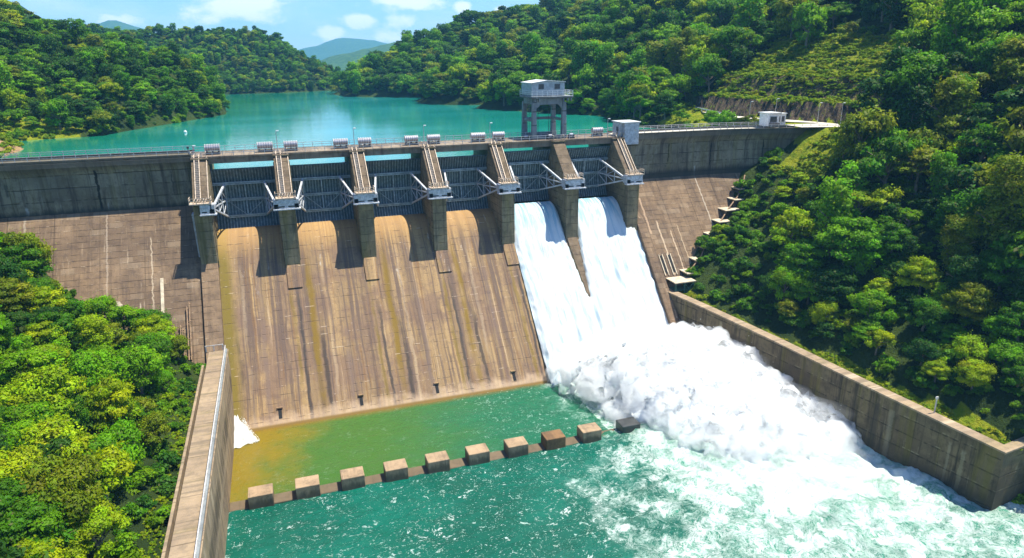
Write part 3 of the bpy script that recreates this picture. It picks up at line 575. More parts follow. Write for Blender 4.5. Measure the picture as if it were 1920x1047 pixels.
# square blockhouse
bh = thing('blockhouse', (93.1, 11.2, -1.3), 'square grey concrete hut with a flat pale roof beside the last pier', 'hut')
MB().box(90.9, 95.2, 9.3, 13.2, .06, 3.2).box(91.5, 95.3, 8.2, 9.3, -1.8, 3.2 - .01).build('wall', M['steelbox'], bh, bevel=.04)
MB().box(90.7, 95.6, 8.0, 13.5, 3.2, 3.42).build('roof', M['roofw'], bh, bevel=.03)
dr = MB().box(90.86, 90.9, 10.2, 11.2, .1, 2.2).build('door', M['darksteel'], bh); MB().box(90.8, 90.86, 10.95, 11.05, 1.0, 1.2).build('handle', M['rail'], dr)
MB().box(94.0, 94.6, 8.14, 8.2, 1.2, 1.7).build('junction_box', M['rail'], bh)

# gatehouse at the right end
gh = thing('gatehouse', (136, 12, .8), 'small white flat-roofed building at the right end of the crest', 'building')
gx, gy, gz = 133.6, 10.6, .6
MB().box(gx, gx + 3.3, gy + .02, gy + 3.6, gz, gz + 3.2).box(gx + 3.3, gx + 6.6, gy + 1.5, gy + 4.6, gz, gz + 2.9).build('wall', M['white'], gh, bevel=.03)
MB().box(gx - .3, gx + 3.7, gy - .3, gy + 3.9, gz + 3.2, gz + 3.4).box(gx + 3.7, gx + 6.8, gy + 1.3, gy + 4.8, gz + 2.9, gz + 3.05).build('roof', M['roofw'], gh)
w_ = MB().box(gx + .4, gx + 2.6, gy - .02, gy + .02, gz + .9, gz + 2.5).build('window', M['steelbox'], gh); MB().box(gx + .5, gx + 2.5, gy - .05, gy - .02, gz + 1.0, gz + 2.4).build('pane', M['glass'], w_)
for k in (0, 1.3): w_ = MB().box(gx + 4.0 + k, gx + 4.8 + k, gy + 1.44, gy + 1.5, gz + .9, gz + 2.3).build('window', M['darksteel'], gh)
MB().box(gx + .2, gx + 2.8, gy - 1.0, gy - .1, gz, gz + .9).build('equipment_cabinet', M['darksteel'], gh)
for (X, Y, h, lab) in [(139.5, 26, 4.8, 'thin lamp post by the rock cutting left of the white building'), (146.5, 24, 5.5, 'thin lamp post by the rock cutting right of the white building'), (149.5, 11, 5.0, 'thin lamp post on the pale road near the end of the dam'), (152.3, 6.0, 5.2, 'thin lamp post at the right edge of the pale road')]:
    lamp(X, Y, .9, h, lab, .4, 'lamp posts along the road by the cutting')

# ----------------------------------------------------------------- basin
bl = ['weathered grey top with a black front, nearest the left wall', 'second from the left wall, in yellow-green shallows', 'third from the left wall', 'fourth from the left wall', 'fifth from the left wall, middle of the visible row',
      'sixth from the left wall', 'rust-stained over half its top, seventh from the left wall', 'dark wet brown, eighth from the left wall', 'pale foam-splashed top, last clear one before the spray', 'dark one half hidden inside the spray']
for k in range(10):
    x0 = 5.0 + 6.637 * k; y0 = -44.4; dz = 0
    if k == 9: x0 += .8
    col = M['block'] if k not in (7, 9) else M['wetblock'] if k == 7 else M['wetdark']
    if k == 9: dz = -.3
    o = MB().box(x0, x0 + 3.46, y0, y0 + 2.69, ZW - 2.5, ZW + 2.0 + .02 * (k % 3) + dz).build('baffle_block', col, None, bevel=.07)
    tag(o, 'square concrete baffle block, ' + bl[k], 'concrete block', 'baffle blocks on the end sill')
sl = MB().box(2.2, 100, -44.05, -41.7, ZW - 3, ZW + .06); tag(sl.build('end_sill', M['block'], None, bevel=.1), 'low concrete sill just breaking the water between the baffle blocks', 'sill')

def wall_sweep(poly_in, poly_out, ztop, zbot):
    """wall with inner and outer top edges given as xy lists"""
    m_ = MB(); n_ = len(poly_in); v = []
    for (a, b_), (c_, d_), zt, in zip(poly_in, poly_out, ztop):
        v += [(a, b_, zt), (c_, d_, zt), (c_, d_, zbot), (a, b_, zbot)]
    f = []
    for i in range(n_ - 1):
        o = 4 * i
        for k in range(4): k2 = (k + 1) % 4; f.append((o + k, o + 4 + k, o + 4 + k2, o + k2))
    f += [(0, 1, 2, 3), (4 * n_ - 1, 4 * n_ - 2, 4 * n_ - 3, 4 * n_ - 4)]
    return m_.add(v, f)
lw = thing('training_wall', (1, -50, ZW), 'long straight pale concrete wall on the left of the basin with a pipe rail on top', 'wall')
MB().box(-.9, 2.2, -120, -13.2, -50, -31.5).box(2.2, 2.35, -120, -13.2, -31.9, -31.45).build('wall', M['lwall'], lw, bevel=.04)
kb = MB().box(1.7, 2.17, -120, -13.6, -31.5, -31.2).build('kerb', M['towerc'], lw)
r = MB()
for yy in np.arange(-119, -13, 2.2): r.box(1.88, 1.98, yy - .05, yy + .05, -31.2, -30.6)
r.bar((1.93, -120, -30.6), (1.93, -13.6, -30.6), .12, .12); r.bar((1.93, -120, -30.9), (1.93, -13.6, -30.9), .07, .07)
r.build('pipe_rail', M['rail'], lw)
r = MB().bar((-1.3, -13.4, -30.4), (1.5, -13.4, -30.4), .12, .12).box(-1.4, -1.2, -13.5, -13.3, -31.5, -30.35).box(1.4, 1.6, -13.5, -13.3, -31.5, -30.35).box(-.1, .1, -13.5, -13.3, -31.5, -30.35); r.build('end_rail', M['rail'], lw)
rb = MB().box(-1.75, -1.4, -120, -18, -36, -31.95).build('outer_kerb', M['lwall'], lw)
WI = [(93.4, -10.6), (95.8, -22), (98.8, -40.3), (101.9, -62), (105.4, -80.4), (121, -78.8)]
WZ = [-32.3, -32.7, -33.3, -34.1, -35.0, -35.0]
WO = [(95.0, -9.6), (97.4, -21.6), (100.5, -40.0), (103.6, -61.6), (106.9, -79.0), (121, -77.2)]
rw = thing('training_wall', (100, -45, ZW), 'tall brown stained concrete wall on the right of the basin with a square corner', 'wall')
wall_sweep(WI, WO, WZ, -52).build('wall', M['rwall'], rw)
cp = wall_sweep([(a - .18, b_ - (.18 if k > 3 else 0)) for k, (a, b_) in enumerate(WI)], [(a + .15, b_ + .05) for a, b_ in WO], [z_ + .28 for z_ in WZ], 0)
v = cp.v
cp.v = [(p[0], p[1], (WZ[i // 4] + .28) if (i % 4) < 2 else WZ[i // 4] + .003) for i, p in enumerate(v)]
cp.build('coping', M['lwall'], rw)
pk = thing('marker_post', (104.9, -69.5, -34), 'thin pale post behind the coping of the right wall', 'post'); MB().tube([(104.9, -69.5, -34.5), (104.9, -69.5, -31.6)], .1, 6).build('shaft', M['rail'], pk); MB().box(104.7, 105.1, -69.6, -69.4, -31.9, -31.5).build('cap', M['rail'], pk)
# small platform with green legs under the slots
pl = thing('inspection_platform', (97, -10, -32.5), 'pale slab platform on green steel legs at the foot of the right dam face', 'platform')
MB().box(94.8, 100.2, -12.2, -8.0, -30.25, -30.0).build('deck', M['slab'], pl, bevel=.03)
for (a, b_) in ((95.2, -11.8), (99.8, -11.8), (97.5, -11.8), (99.8, -8.6)): MB().box(a - .12, a + .12, b_ - .12, b_ + .12, -33.2, -30.25).build('leg', M['green'], pl)
MB().bar((97.5, -11.8, -33), (99.8, -11.8, -30.5), .15, .15).bar((99.8, -11.8, -33), (97.5, -11.8, -30.5), .12, .12).box(95.0, 99.9, -12.0, -9.0, -32.0, -31.85).build('brace', M['green'], pl)
MB().tube([(99.8, -11.4, -31.8), (104, -12.6, -31.6)], .16, 8).build('pipe', M['rail'], pl)


# ================================================================= TERRAIN
RIDGES = [  # spine points, side slope
    ([(-14.7,158.5,-6.0),(-19,163,1.0),(-25.2,168.7,8.3),(-34.1,174.5,15.8),(-43.4,180.0,21.4),(-56.1,185.7,28.2),(-68.9,190.8,33.4),(-80.0,195.1,36.7),(-105.8,202.6,47.2),(-139.1,210.9,57.9)], .42),
    ([(59.6,300.9,-7.1),(64.1,310.5,-3.8),(77.3,318.9,4.0),(101.4,335.3,16.2),(117.7,342.2,25.6),(141.3,346.9,32.6),(156.9,347.7,39.7),(179.6,345.7,42.9),(218.1,341.7,50.4),(269.0,328.1,62.8)], .5),
    ([(92.8,199.2,-8.4),(102.3,212.4,-2.3),(115.7,224.3,7.8),(132.4,235.0,15.8),(146.6,240.7,20.0),(166.9,243.8,27.1),(187.3,246.0,34.4),(207.9,247.2,43.4),(238.9,241.7,54.9),(275.4,217.5,59.0)], .5),
    ([(140.4,124.4,-8.4),(149.3,127.9,-3.5),(162.5,129.9,2.6),(178.7,132.0,10.0),(193.9,128.1,18.5),(208.6,123.8,26.9),(221.1,120.5,35.2),(239.3,111.5,44.1),(258.1,93.0,48.4)], .55),
]
FAR = [([(-133.7,485.9,34.6),(-103.2,492.4,34.9),(-74.7,497.0,33.5),(-50.9,489.9,33.3),(-23.0,482.1,34.7),(-7.6,482.9,32.4),(8.5,483.2,32.4),(27.9,473.1,24.1),(38.8,462.8,14.1),(62.0,451.3,5.0),(80.3,434.5,-5.5),(86.2,418.6,-10.3)], .42)]
BLUE1 = [(-332.4,1322.6,68.3),(-271.7,1335.7,77.9),(-254.3,1339.0,84.4),(-238.9,1341.7,88.3),(-217.8,1345.2,78.6),(-193.7,1348.8,67.8),(-143.0,1355.0,51.1)]
BLUE2 = [(16.3,2063.3,30.2),(99.4,2061.6,47.4),(137.9,2059.8,57.6),(175.9,2057.3,60.4),(223.0,2053.3,78.1),(261.5,2049.3,81.0),(322.8,2041.5,76.3),(340.0,2039.0,56.6),(414.4,2026.6,47.1),(539.3,1999.7,33.9)]
BLUE3 = [(74.9,861.4,9.3),(92.9,860.2,17.4),(118.2,857.8,27.5),(146.8,854.4,34.1),(161.2,852.4,38.2),(186.1,848.4,40.8),(218.0,842.3,40.6),(296.3,822.7,52.6)]
def _far(S, k): return [tuple(float(v) for v in CAMP + k * (np.array(q) - CAMP)) for q in S]
BLUE1 = _far(BLUE1, 2.6); BLUE2 = _far(BLUE2, 2.2); BLUE3 = _far(BLUE3, 2.0)
def ss(a, b, x): t_ = np.clip((x - a) / (b - a), 0, 1); return t_ * t_ * (3 - 2 * t_)
def ridge(x, y, spine, k):
    h = np.full(x.shape, -1e3)
    for (x0, y0, z0), (x1, y1, z1) in zip(spine[:-1], spine[1:]):
        dx, dy = x1 - x0, y1 - y0; t_ = np.clip(((x - x0) * dx + (y - y0) * dy) / (dx * dx + dy * dy), 0, 1)
        d_ = np.hypot(x - x0 - t_ * dx, y - y0 - t_ * dy)
        zz = z0 + t_ * (z1 - z0); kk = k + (.55 * np.clip((22 - zz) / 22, 0, 1) if k == .42 and y0 < 300 else 0)
        h = np.maximum(h, zz - kk * (np.sqrt(d_ * d_ + 25) - 5))
    return h
_ph = [(rng.uniform(0, 6.28), rng.uniform(0, 6.28), a, l) for a, l in ((2.6, 47), (2.0, 29), (1.3, 17), (.8, 9.5), (.5, 5.3))]
def lumps(x, y):
    h = 0
    for i, (p, q_, a, l) in enumerate(_ph):
        c_, s_ = math.cos(i * 1.1), math.sin(i * 1.1)
        h = h + a * np.sin((x * c_ + y * s_) * 6.28 / l + p) * np.sin((-x * s_ + y * c_) * 6.28 / l / 1.13 + q_)
    return h
WXs = np.array([w[0] for w in WO]); WYs = np.array([w[1] for w in WO])
def wall_x(y): return np.interp(-y, -WYs[:5], WXs[:5])
def wall_z(y): return np.interp(-y, -WYs[:5], WZ[:5])
def T(x, y):
    """ground height and ground kind (grass, rock, earth) at a point"""
    x = np.asarray(x, float); y = np.asarray(y, float)
    L = lumps(x, y)
    h = np.full(x.shape, -52.0); h = np.where(y > 14, -14.0, h)
    gr = np.zeros(x.shape); rk = np.zeros(x.shape); ea = np.zeros(x.shape)
    for sp, k in RIDGES + FAR:
        r_ = ridge(x, y, sp, k)
        if sp is RIDGES[0][0]: r_ = r_ - 1.1 * np.maximum(0, x + 16) - 5.5 * ss(-20, -50, x)
        if sp is FAR[0][0]: r_ = r_ + 3.0 * ss(60, 20, x)
        S_ = np.array(sp)
        if sp is RIDGES[0][0]:
            s_ax = (x + 14.7) * -.921 + (y - 158.5) * .389; ks = (S_[:, 0] + 14.7) * -.921 + (S_[:, 1] - 158.5) * .389
            r_ = np.minimum(r_, np.interp(s_ax, ks, S_[:, 2] - 3.5 * (ks > 30)) + 1.0 + np.minimum(0, s_ax) * 1.2)
        if sp is FAR[0][0]: r_ = np.minimum(r_, np.interp(x, S_[:, 0], S_[:, 2] + 3.0 * (S_[:, 0] < 40)) + 1)
        h = np.maximum(h, r_ + L * np.clip((r_ + 4) / 18, 0, 1) * (.5 if sp is RIDGES[0][0] else 1))
    # left bank
    d_ = -x - 1.9; up = ss(8, 20, y)
    lb = -34.6 + .70 * np.maximum(0, d_ - 1) + np.clip(d_ / 12, 0, 1) * L * .7
    lb = np.where(d_ > -1.3, lb, -52); lb = np.where(y > 9.5, np.where(x < -75, lb - (y - 9.5) * .05, -40), lb)
    near = (y > 20) & (x < -36)
    lb2 = -4 + .55 * (-x - 45 - .12 * np.maximum(0, 90 - y)) + L * .3
    lb2 = np.where(y > 25, lb2, lb2 - (25 - y) * 1.2)
    h = np.maximum(h, lb); h = np.where((y > 14) & (x < 0), np.maximum(h, lb2 - np.maximum(0, y - 75) * .35), h)
    ea = np.where((y > 20) & (x < -34) & (h < 10) & (x < -46 - .35 * L) & (y < 100), .62, ea); gr = np.where((y > 20) & (x < -40) & (y < 115) & (h < 14), .75, gr)
    # right bank
    wx = wall_x(y); wz = wall_z(y); e = x - wx
    yb = np.where(y < -80, -80 - y, 0)
    s_ = np.maximum(0, e - 2.5)
    rb = wz - .35 + .74 * s_ + np.clip(s_ / 12, 0, 1) * L * .6
    rb = np.where(y < -79.5, wz - .4 + .6 * np.maximum(0, x - 112 - 0) - 9 - .5 * yb, rb)
    rb = np.where(e > .4, rb, -52)
    bench = ss(-16, -4, y)
    xc = 153.2 - .30 * (np.clip(y, -4, 34) - 8) + 0 * x
    dd = x - xc
    cut = 0.8 + 5.0 * ss(0, 1.6, dd) + .4 * ss(1.6, 5, dd) + 6.0 * ss(5, 11.5, dd) + .3 * ss(11.5, 14, dd) + .56 * np.maximum(0, dd - 14)
    cut = cut + np.clip((dd - 3) / 10, 0, 1) * L * .25
    flat = np.where(dd < 0, np.minimum(rb, .8), cut)
    rbB = rb * (1 - bench) + flat * bench
    # upstream of the crest: shore and bench
    shore = np.interp(y, [14, 54, 68, 95, 110, 125, 170], [134, 133, 126, 131, 136, 127, 104])
    up = -4 + .45 * (x - shore); upb = np.where(dd < 0, np.minimum(up, .8 + .02 * np.maximum(0, y - 14)), 0)
    upc = cut
    upz = np.where(dd < 0, upb, upc) * 1.0
    fade = ss(60, 100, y); upz = upz * (1 - fade) + np.maximum(-4 + .5 * (x - shore) + np.clip((x - shore) / 10, 0, 1) * L * .5, -14) * fade
    R_ = np.where(y < 12, rbB, np.where(y < 180, upz, -14)); R_ = np.where(x > 92, R_, -60)
    R_ = np.where((y >= 12) & (y < 14) & (x < 130), np.minimum(rbB, -6), R_)
    base = (x > 92) & (y < 180)
    h = np.where(base, np.maximum(np.where(h < -30, -60, h), R_), h)
    onb = (x > 92) & (bench > .4) & (y < 62)
    rk = np.where(onb & (dd > -.6) & (dd < 2.2) & (y > -2), 1.0, rk); rk = np.where(onb & (dd > 5) & (dd < 12), .56, rk); rk = np.where(onb & (dd > 15) & (dd < 26), .44, rk)
    gr = np.where(onb & (dd > 1.8) & (dd < 34), .8, gr); gr = np.where(onb & (dd <= -.6) & (h > -3), .9, gr)
    gr = np.where((y < -5) & (e > 0) & (e < 2.8 + .35 * L), .85, gr); gr = np.where((x > 92) & (y > -12) & (y < 3) & (h > -9) & (h < .9) & (dd < -2), .9, gr)
    return h, gr, rk, ea
def terrain(name, xs, ys):
    X, Y = np.meshgrid(xs, ys, indexing='ij'); h, gr, rk, ea = T(X, Y)
    mb = MB().grid(np.stack([X, Y, h], -1)); o = mb.build(name, M['terrain'], None, smooth=True)
    at = o.data.attributes.new('zone', 'FLOAT_COLOR', 'POINT')
    colr = np.stack([gr, rk, ea, np.ones_like(gr)], -1).reshape(-1).astype(np.float32); at.data.foreach_set('color', colr)
    return tag(o, kind='structure')
terrain('terrain', np.concatenate([np.arange(-160, -36, 3), np.arange(-36, 100, 2), np.arange(100, 172, 1.3), np.arange(172, 340, 3.5)]), np.concatenate([np.arange(-150, -20, 2.2), np.arange(-20, 66, 1.3), np.arange(66, 400, 4)]))
terrain('hills', np.arange(-330, 340, 7), np.arange(396, 640, 7))
def far_mtn(name, spine, k, x0, x1, y0, y1, st, amp, L_):
    xs = np.arange(x0, x1, st); ys_ = np.arange(y0, y1, st); X, Y = np.meshgrid(xs, ys_, indexing='ij')
    h = ridge(X, Y, spine, k)
    nz_ = np.array([[fbm(a / L_, b_ / L_, 3.3, 5) for b_ in ys_] for a in xs]); h = np.maximum(h + nz_ * amp, -14)
    return tag(MB().grid(np.stack([X, Y, h], -1)).build(name, M['farhill'], None, smooth=True), kind='structure')
far_mtn('far_hills', BLUE3, .3, -100, 900, 1400, 2100, 18, 9, 110)
far_mtn('mountains', BLUE1, .35, -1450, 100, 3300, 4100, 34, 20, 260)
far_mtn('mountains', BLUE2, .3, -300, 1500, 4100, 5000, 40, 18, 300)
# ground sheet reaching the horizon
tag(MB().add([(-4000, 400, -14.2), (5000, 400, -14.2), (5000, 6000, -14.2), (-4000, 6000, -14.2)], [(0, 1, 2, 3)]).build('ground', M['farhill'], None), kind='structure')
tag(MB().add([(-400, -400, -53), (500, -400, -53), (500, 20, -53), (-400, 20, -53)], [(0, 1, 2, 3)]).build('river_bed', M['farhill'], None), kind='structure')
# road at the end of the dam
rd = MB(); prs = [((137, 2.5), (138, 9.5)), ((143.5, .5), (143, 9.5)), ((149, -1), (149.5, 9)), ((152, 5), (146, 14)), ((149.5, 18), (143, 19)), ((146, 30), (141.5, 28)), ((143, 38), (139, 36)), ((146, 52), (143, 53)), ((150, 66), (146, 67))]
rd.grid([[(a[0], a[1], 1.0), (b_[0], b_[1], 1.0)] for a, b_ in prs]); tag(rd.build('road', M['road'], None), kind='structure')
cw = MB().grid([[(X, 9.5 + wing_off(X), .05), (X, 16.8 + wing_off(X), .05)] for X in np.linspace(91.6, 138, 20)]); tag(cw.build('crest_road', M['road'], None), kind='structure')
rl_ = thing('guard_rail', (146, 30, 1), 'low white roadside rail on the grassy shoulder behind the white building', 'guard rail')
m_ = MB(); pr_ = [(139.3, 36, 1), (143.2, 53, 1.2), (146.5, 67, 1.5)]
for a, b_ in zip(pr_[:-1], pr_[1:]): m_.bar(Vector(a) + Vector((0, 0, .7)), Vector(b_) + Vector((0, 0, .7)), .12, .3)
m_.build('beam', M['white'], rl_); m_ = MB()
for t_ in np.linspace(0, 1, 9): a = Vector(pr_[0]).lerp(Vector(pr_[2]), t_); m_.box(a.x - .08, a.x + .08, a.y - .08, a.y + .08, a.z - .4, a.z + .6)
m_.build('post', M['white'], rl_)
# rock slabs showing through the trees beside the left face
for k, (x_, y_, z_, w_, lab) in enumerate([(-16.6, -4.2, -24.6, 1.9, 'pale leaning boulder between the trees and the left dam face'), (-19.0, -7.0, -25.2, 1.5, 'pale flat rock among the trees at the left dam face'), (-14.5, -9.5, -28.2, 1.7, 'grey split rock showing between left bank trees below the boulder')]):
    mb = MB(); n1, n2 = 14, 9; P = []
    for i in range(n1):
        row = []
        for j in range(n2):
            th = 2 * PI * i / (n1 - 1); ph = PI * j / (n2 - 1); v_ = Vector((math.sin(ph) * math.cos(th) * 1.3, math.sin(ph) * math.sin(th), math.cos(ph) * .7))
            row.append(Vector((x_, y_, z_)) + v_ * w_ * (1 + .35 * fbm(v_.x * 1.3 + k * 7, v_.y * 1.3, v_.z * 1.3)))
        P.append(row)
    tag(mb.grid([[tuple(q_) for q_ in r_] for r_ in P]).build('boulder', M['stone'], None), lab, 'rock')
by = thing('buoy', (-12.6, 107.4, -4), 'tiny white buoy floating off the wooded left shore', 'buoy'); MB().tube([(-12.6, 107.4, -4.2), (-12.6, 107.4, -3.6), (-12.6, 107.4, -3.3)], [.5, .5, .1], 10).build('float', M['white'], by); MB().tube([(-12.6, 107.4, -3.3), (-12.6, 107.4, -2.9)], .06, 5).build('mast', M['white'], by)

# ================================================================= WATER
def lake_mat():
    mt, t, b = new_mat('lake_water'); p = t.pos(); s = t.sep(p)
    n = t.noise(t.scl(p, (.3, 1, 1)), .03, 4, .6)
    c = t.mix(t.ss(n, .35, .65), (.008, .20, .18), (.025, .27, .265))
    c = t.mix(t.m('MULTIPLY', t.ss(s[0], 60, 130), .6), c, (.004, .22, .12)); c = t.mix(t.m('MULTIPLY', t.ss(t.m('ADD', s[0], t.m('MULTIPLY', s[1], -.25)), -25, -70), .7), c, (.006, .16, .06))  # greener towards both shores: hill reflections painted into the base colour
    w = t.m('ADD', t.noise(t.scl(p, (.6, 1, 1)), 1.1, 4, .6), t.m('MULTIPLY', t.noise(t.scl(p, (.25, 1, 1)), .12, 3), 2))
    setb(t, b, col=c, rough=.06, nrm=t.bump(w, .10, .25), IOR=1.33, spec=.5); return mt
M['lake'] = lake_mat()
tag(MB().add([(-900, 12, LAKE), (150, 12, LAKE), (150, 400, LAKE), (-900, 400, LAKE), (800, 400, LAKE), (800, 1100, LAKE), (-900, 1100, LAKE)], [(0, 1, 2, 3), (3, 2, 4, 5, 6)]).build('reservoir_water', M['lake'], None), kind='structure')

def foam_edge(x, y):
    """>0 inside the white water"""
    yy = -y
    x0 = np.interp(yy, [18, 24, 30, 36, 42, 50, 60, 72, 85, 110], [61, 58, 60.5, 64, 67, 62, 57, 52, 47, 40])
    nz = np.array([mnoise.fractal((a * .09, b_ * .09, 5.5), 1.0, 2.0, 4) for a, b_ in zip(np.ravel(x), np.ravel(y))]).reshape(np.shape(x))
    return x - x0 + nz * 9
def river_mat():
    mt, t, b = new_mat('tail_water'); p = t.pos(); s = t.sep(p); X, Y = s[0], s[1]
    at = t.sep(t.node('ShaderNodeAttribute', attribute_name='foam').outputs['Color'])
    big = t.noise(p, .07, 3); 
    c = t.mix(t.ss(big, .35, .65), (.0015, .085, .055), (.002, .115, .078))
    # shallow basin between toe and sill: green, turning ochre to the left
    nn = t.m('MULTIPLY', t.m('SUBTRACT', t.noise(p, .22, 5, .65), .5), 16)
    g = t.ss(Y, -44.2, -43.4)
    sh = t.mix(t.ss(t.m('ADD', X, nn), 52, 22), (.006, .115, .055), (.045, .12, .018))
    sh = t.mix(t.m('MULTIPLY', t.ss(t.m('ADD', t.m('ADD', X, t.m('MULTIPLY', Y, -.35)), nn), 29, 14), .95), sh, (.20, .135, .006))
    sh = t.mix(t.m('MULTIPLY', t.ss(t.m('ADD', Y, t.m('MULTIPLY', nn, .08)), -22.6, -20.6), .7), sh, (.20, .10, .02))
    sh = t.mix(t.m('MULTIPLY', t.ss(t.noise(p, 1.3, 5, .7), .5, .75), .25), sh, (.02, .10, .04))
    c = t.mix(g, c, sh)
    # foam
    v1 = t.noise(p, .32, 4, .6, 1.4, col=True)
    pw = t.node('ShaderNodeVectorMath', {0: p, 1: t.node('ShaderNodeVectorMath', {0: v1, 3: 5.0}, operation='SCALE').outputs[0]}, operation='ADD').outputs[0]
    rg1 = t.m('ABSOLUTE', t.m('SUBTRACT', t.noise(pw, .42, 5, .66), .5)); rg2 = t.m('ABSOLUTE', t.m('SUBTRACT', t.noise(pw, 1.25, 4, .65), .5))
    vein = t.m('MAXIMUM', t.ss(rg1, .085, .0), t.m('MULTIPLY', t.ss(rg2, .07, .0), .85))
    soft = t.noise(pw, .26, 7, .68)
    F = at[0]
    cov = t.m('ADD', t.m('MULTIPLY', F, 2.2), t.m('MULTIPLY', t.m('SUBTRACT', soft, .5), t.m('MULTIPLY', t.ss(F, -.03, .2), 3.6)))
    body = t.ss(cov, .95, 1.5)
    lace = t.m('MULTIPLY', vein, t.ss(cov, .1, .8))
    fl = t.noise(t.scl(pw, (.9, 2.0, 1), (3, 1, 0)), .85, 4, .62); fm = t.noise(p, .09, 3)
    fle = t.m('MULTIPLY', t.ss(t.m('ADD', fl, t.m('MULTIPLY', t.m('SUBTRACT', fm, .5), .22)), .625, .645), at[1])
    fine = t.m('MULTIPLY', t.ss(t.noise(t.scl(p, (1.2, 2.6, 1)), 2.6, 3, .6), .655, .68), at[1])
    foam = t.m('MAXIMUM', t.m('MAXIMUM', body, lace), t.m('MAXIMUM', fle, fine))
    milky = t.mix(t.m('MULTIPLY', t.ss(cov, .0, 1.3), .7), c, (.10, .36, .24))
    milky = t.mix(t.m('MULTIPLY', t.ss(at[1], .2, 1.0), .0), milky, c)
    c = t.mix(foam, milky, t.mix(t.ss(soft, .40, .62), (.34, .46, .40), (.60, .66, .63)))
    rip = t.m('ADD', t.noise(t.scl(pw, (.8, 1.3, 1)), .9, 4, .6), t.m('MULTIPLY', t.noise(pw, 3.2, 3, .6), .35))
    setb(t, b, col=c, rough=t.m('MULTIPLY_ADD', foam, .6, .09), nrm=t.bump(t.m('ADD', rip, t.m('MULTIPLY', foam, .25)), t.m('MULTIPLY_ADD', at[2], .5, .25), .45), IOR=1.33, spec=.5); return mt
M['river'] = river_mat()
def river():
    xs = np.concatenate([np.arange(2.0, 50, .55), np.arange(50, 112, .4), np.arange(112, 200, 3)]); ys_ = np.concatenate([np.arange(-140, -92, 1.5), np.arange(-92, -10, .42)])
    X, Y = np.meshgrid(xs, ys_, indexing='ij'); F = np.clip(foam_edge(X, Y) / 34 + .13, 0, .38) + .6 * np.exp(-(((X - 82 - (-46 - Y) * .28) / np.where(X < 82, 15, 22)) ** 2) ** 1.2) * ss(-96, -52, Y)
    F = np.where((Y > -43) & (X < 64), F * .3, F)
    wv = np.where(Y < -43.5, 1.0, .5 + .4 * ss(28, 55, X)); rough_ = np.clip(F * 1.6, 0, 1)
    Z = np.zeros_like(X)
    for i in range(X.shape[0]):
        for j in range(X.shape[1]):
            a, b_ = X[i, j], Y[i, j]; f_ = rough_[i, j]
            w = .16 * wv[i, j] * (1 - abs(fbm(a * .16, b_ * .3, 1.7, 4)) * 2)
            if f_ > 0: w += f_ * (1.0 * fbm(a * .10, b_ * .10, 9.1, 6) + .45 * (1 - 2 * abs(fbm(a * .3, b_ * .3, 4.1, 5))))
            Z[i, j] = ZW - .12 + w * (1 if b_ < -43.4 else .8) + (.10 if b_ > -44.3 and f_ == 0 else 0)
    Z += 2.2 * np.exp(-(((X - 84) / 12) ** 2 + ((Y + 46) / 13) ** 2))
    o = MB().grid(np.stack([X, Y, Z], -1)).build('river_water', M['river'], None, smooth=True)
    fl = np.where(Y < -44.2, .35 + .65 * ss(0, 40, X - (-44 - Y) * .1), np.where(X > 40, .15 + .35 * ss(30, 58, X), .1)); fl = np.maximum(fl, np.where((Y < -44.2) & (Y > -46.5), .8, 0)); fl = np.where((X < 12) & (Y < -44) & (Y > -52), np.maximum(fl, .9), fl)
    at = o.data.attributes.new('foam', 'FLOAT_COLOR', 'POINT')
    at.data.foreach_set('color', np.stack([F, fl, np.clip(wv + rough_, 0, 1), np.ones_like(F)], -1).reshape(-1).astype(np.float32))
    return tag(o, kind='structure')
river()
def fall_mat():
    mt, t, b = new_mat('falling_water'); p = t.pos(); s = t.sep(p)
    sv = t.comb(s[0], t.m('MULTIPLY', s[1], .12), t.m('MULTIPLY', s[2], .12))
    st = t.noise(sv, 1.1, 5, .65, .6); st2 = t.noise(sv, 4.5, 4, .65)
    c = t.mix(t.ss(st, .36, .58), (.42, .52, .57), (.60, .63, .64)); c = t.mix(t.m('MULTIPLY', t.ss(s[2], -20, -14), t.ss(st, .66, .40)), c, (.22, .42, .52))
    h = t.m('ADD', st, t.m('MULTIPLY', st2, .5))
    setb(t, b, col=c, rough=.55, nrm=t.bump(h, .6, .25), spec=.3); return mt
M['fall'] = fall_mat()
def cascade(xa, xb, name, lab):
    xs = np.arange(xa, xb + .01, .3); ts = np.concatenate([np.arange(8.6, 2, -.3), np.arange(2, -24, -.3)]); P = []
    for X in xs:
        row = []
        for y in ts:
            z = ogee(y); th = 1.5 - .7 * ss(9, -4, y) + .5 * ss(-6, -22, y)
            nz_ = .5 * fbm(X * .6, y * .12, 2.0, 5) + .22 * fbm(X * 2.1, y * .35, 6.0, 4)
            th += nz_ * (.35 + .65 * float(ss(6, -4, y)))
            if X < 75 + 1 and X > 74 - 1 or True:
                hw = 1.62 if y > .3 else max(0.0, 1.62 * (1 - (.3 - y) / 10.6))
                e_ = abs(X - 75)
                if e_ < hw: th = -1.2
                elif e_ < hw + .8: th *= .45 + .55 * (e_ - hw) / .8
            ed = min(X - xa, xb - X) + .7 * fbm(y * .6, X * .2, 3.3, 4)
            if ed < .9: th *= .35 + .65 * max(0, ed) / .9
            row.append((X, y - th * .74, z + th * .67))
        P.append(row)
    o = MB().grid(P).build(name, M['fall'], None, smooth=True); return tag(o, lab, 'falling water')
cascade(61.3, 91.6, 'cascade', 'white water rushing down the chute from the two open gates')
tag(bpy.data.objects['cascade'], kind='stuff')

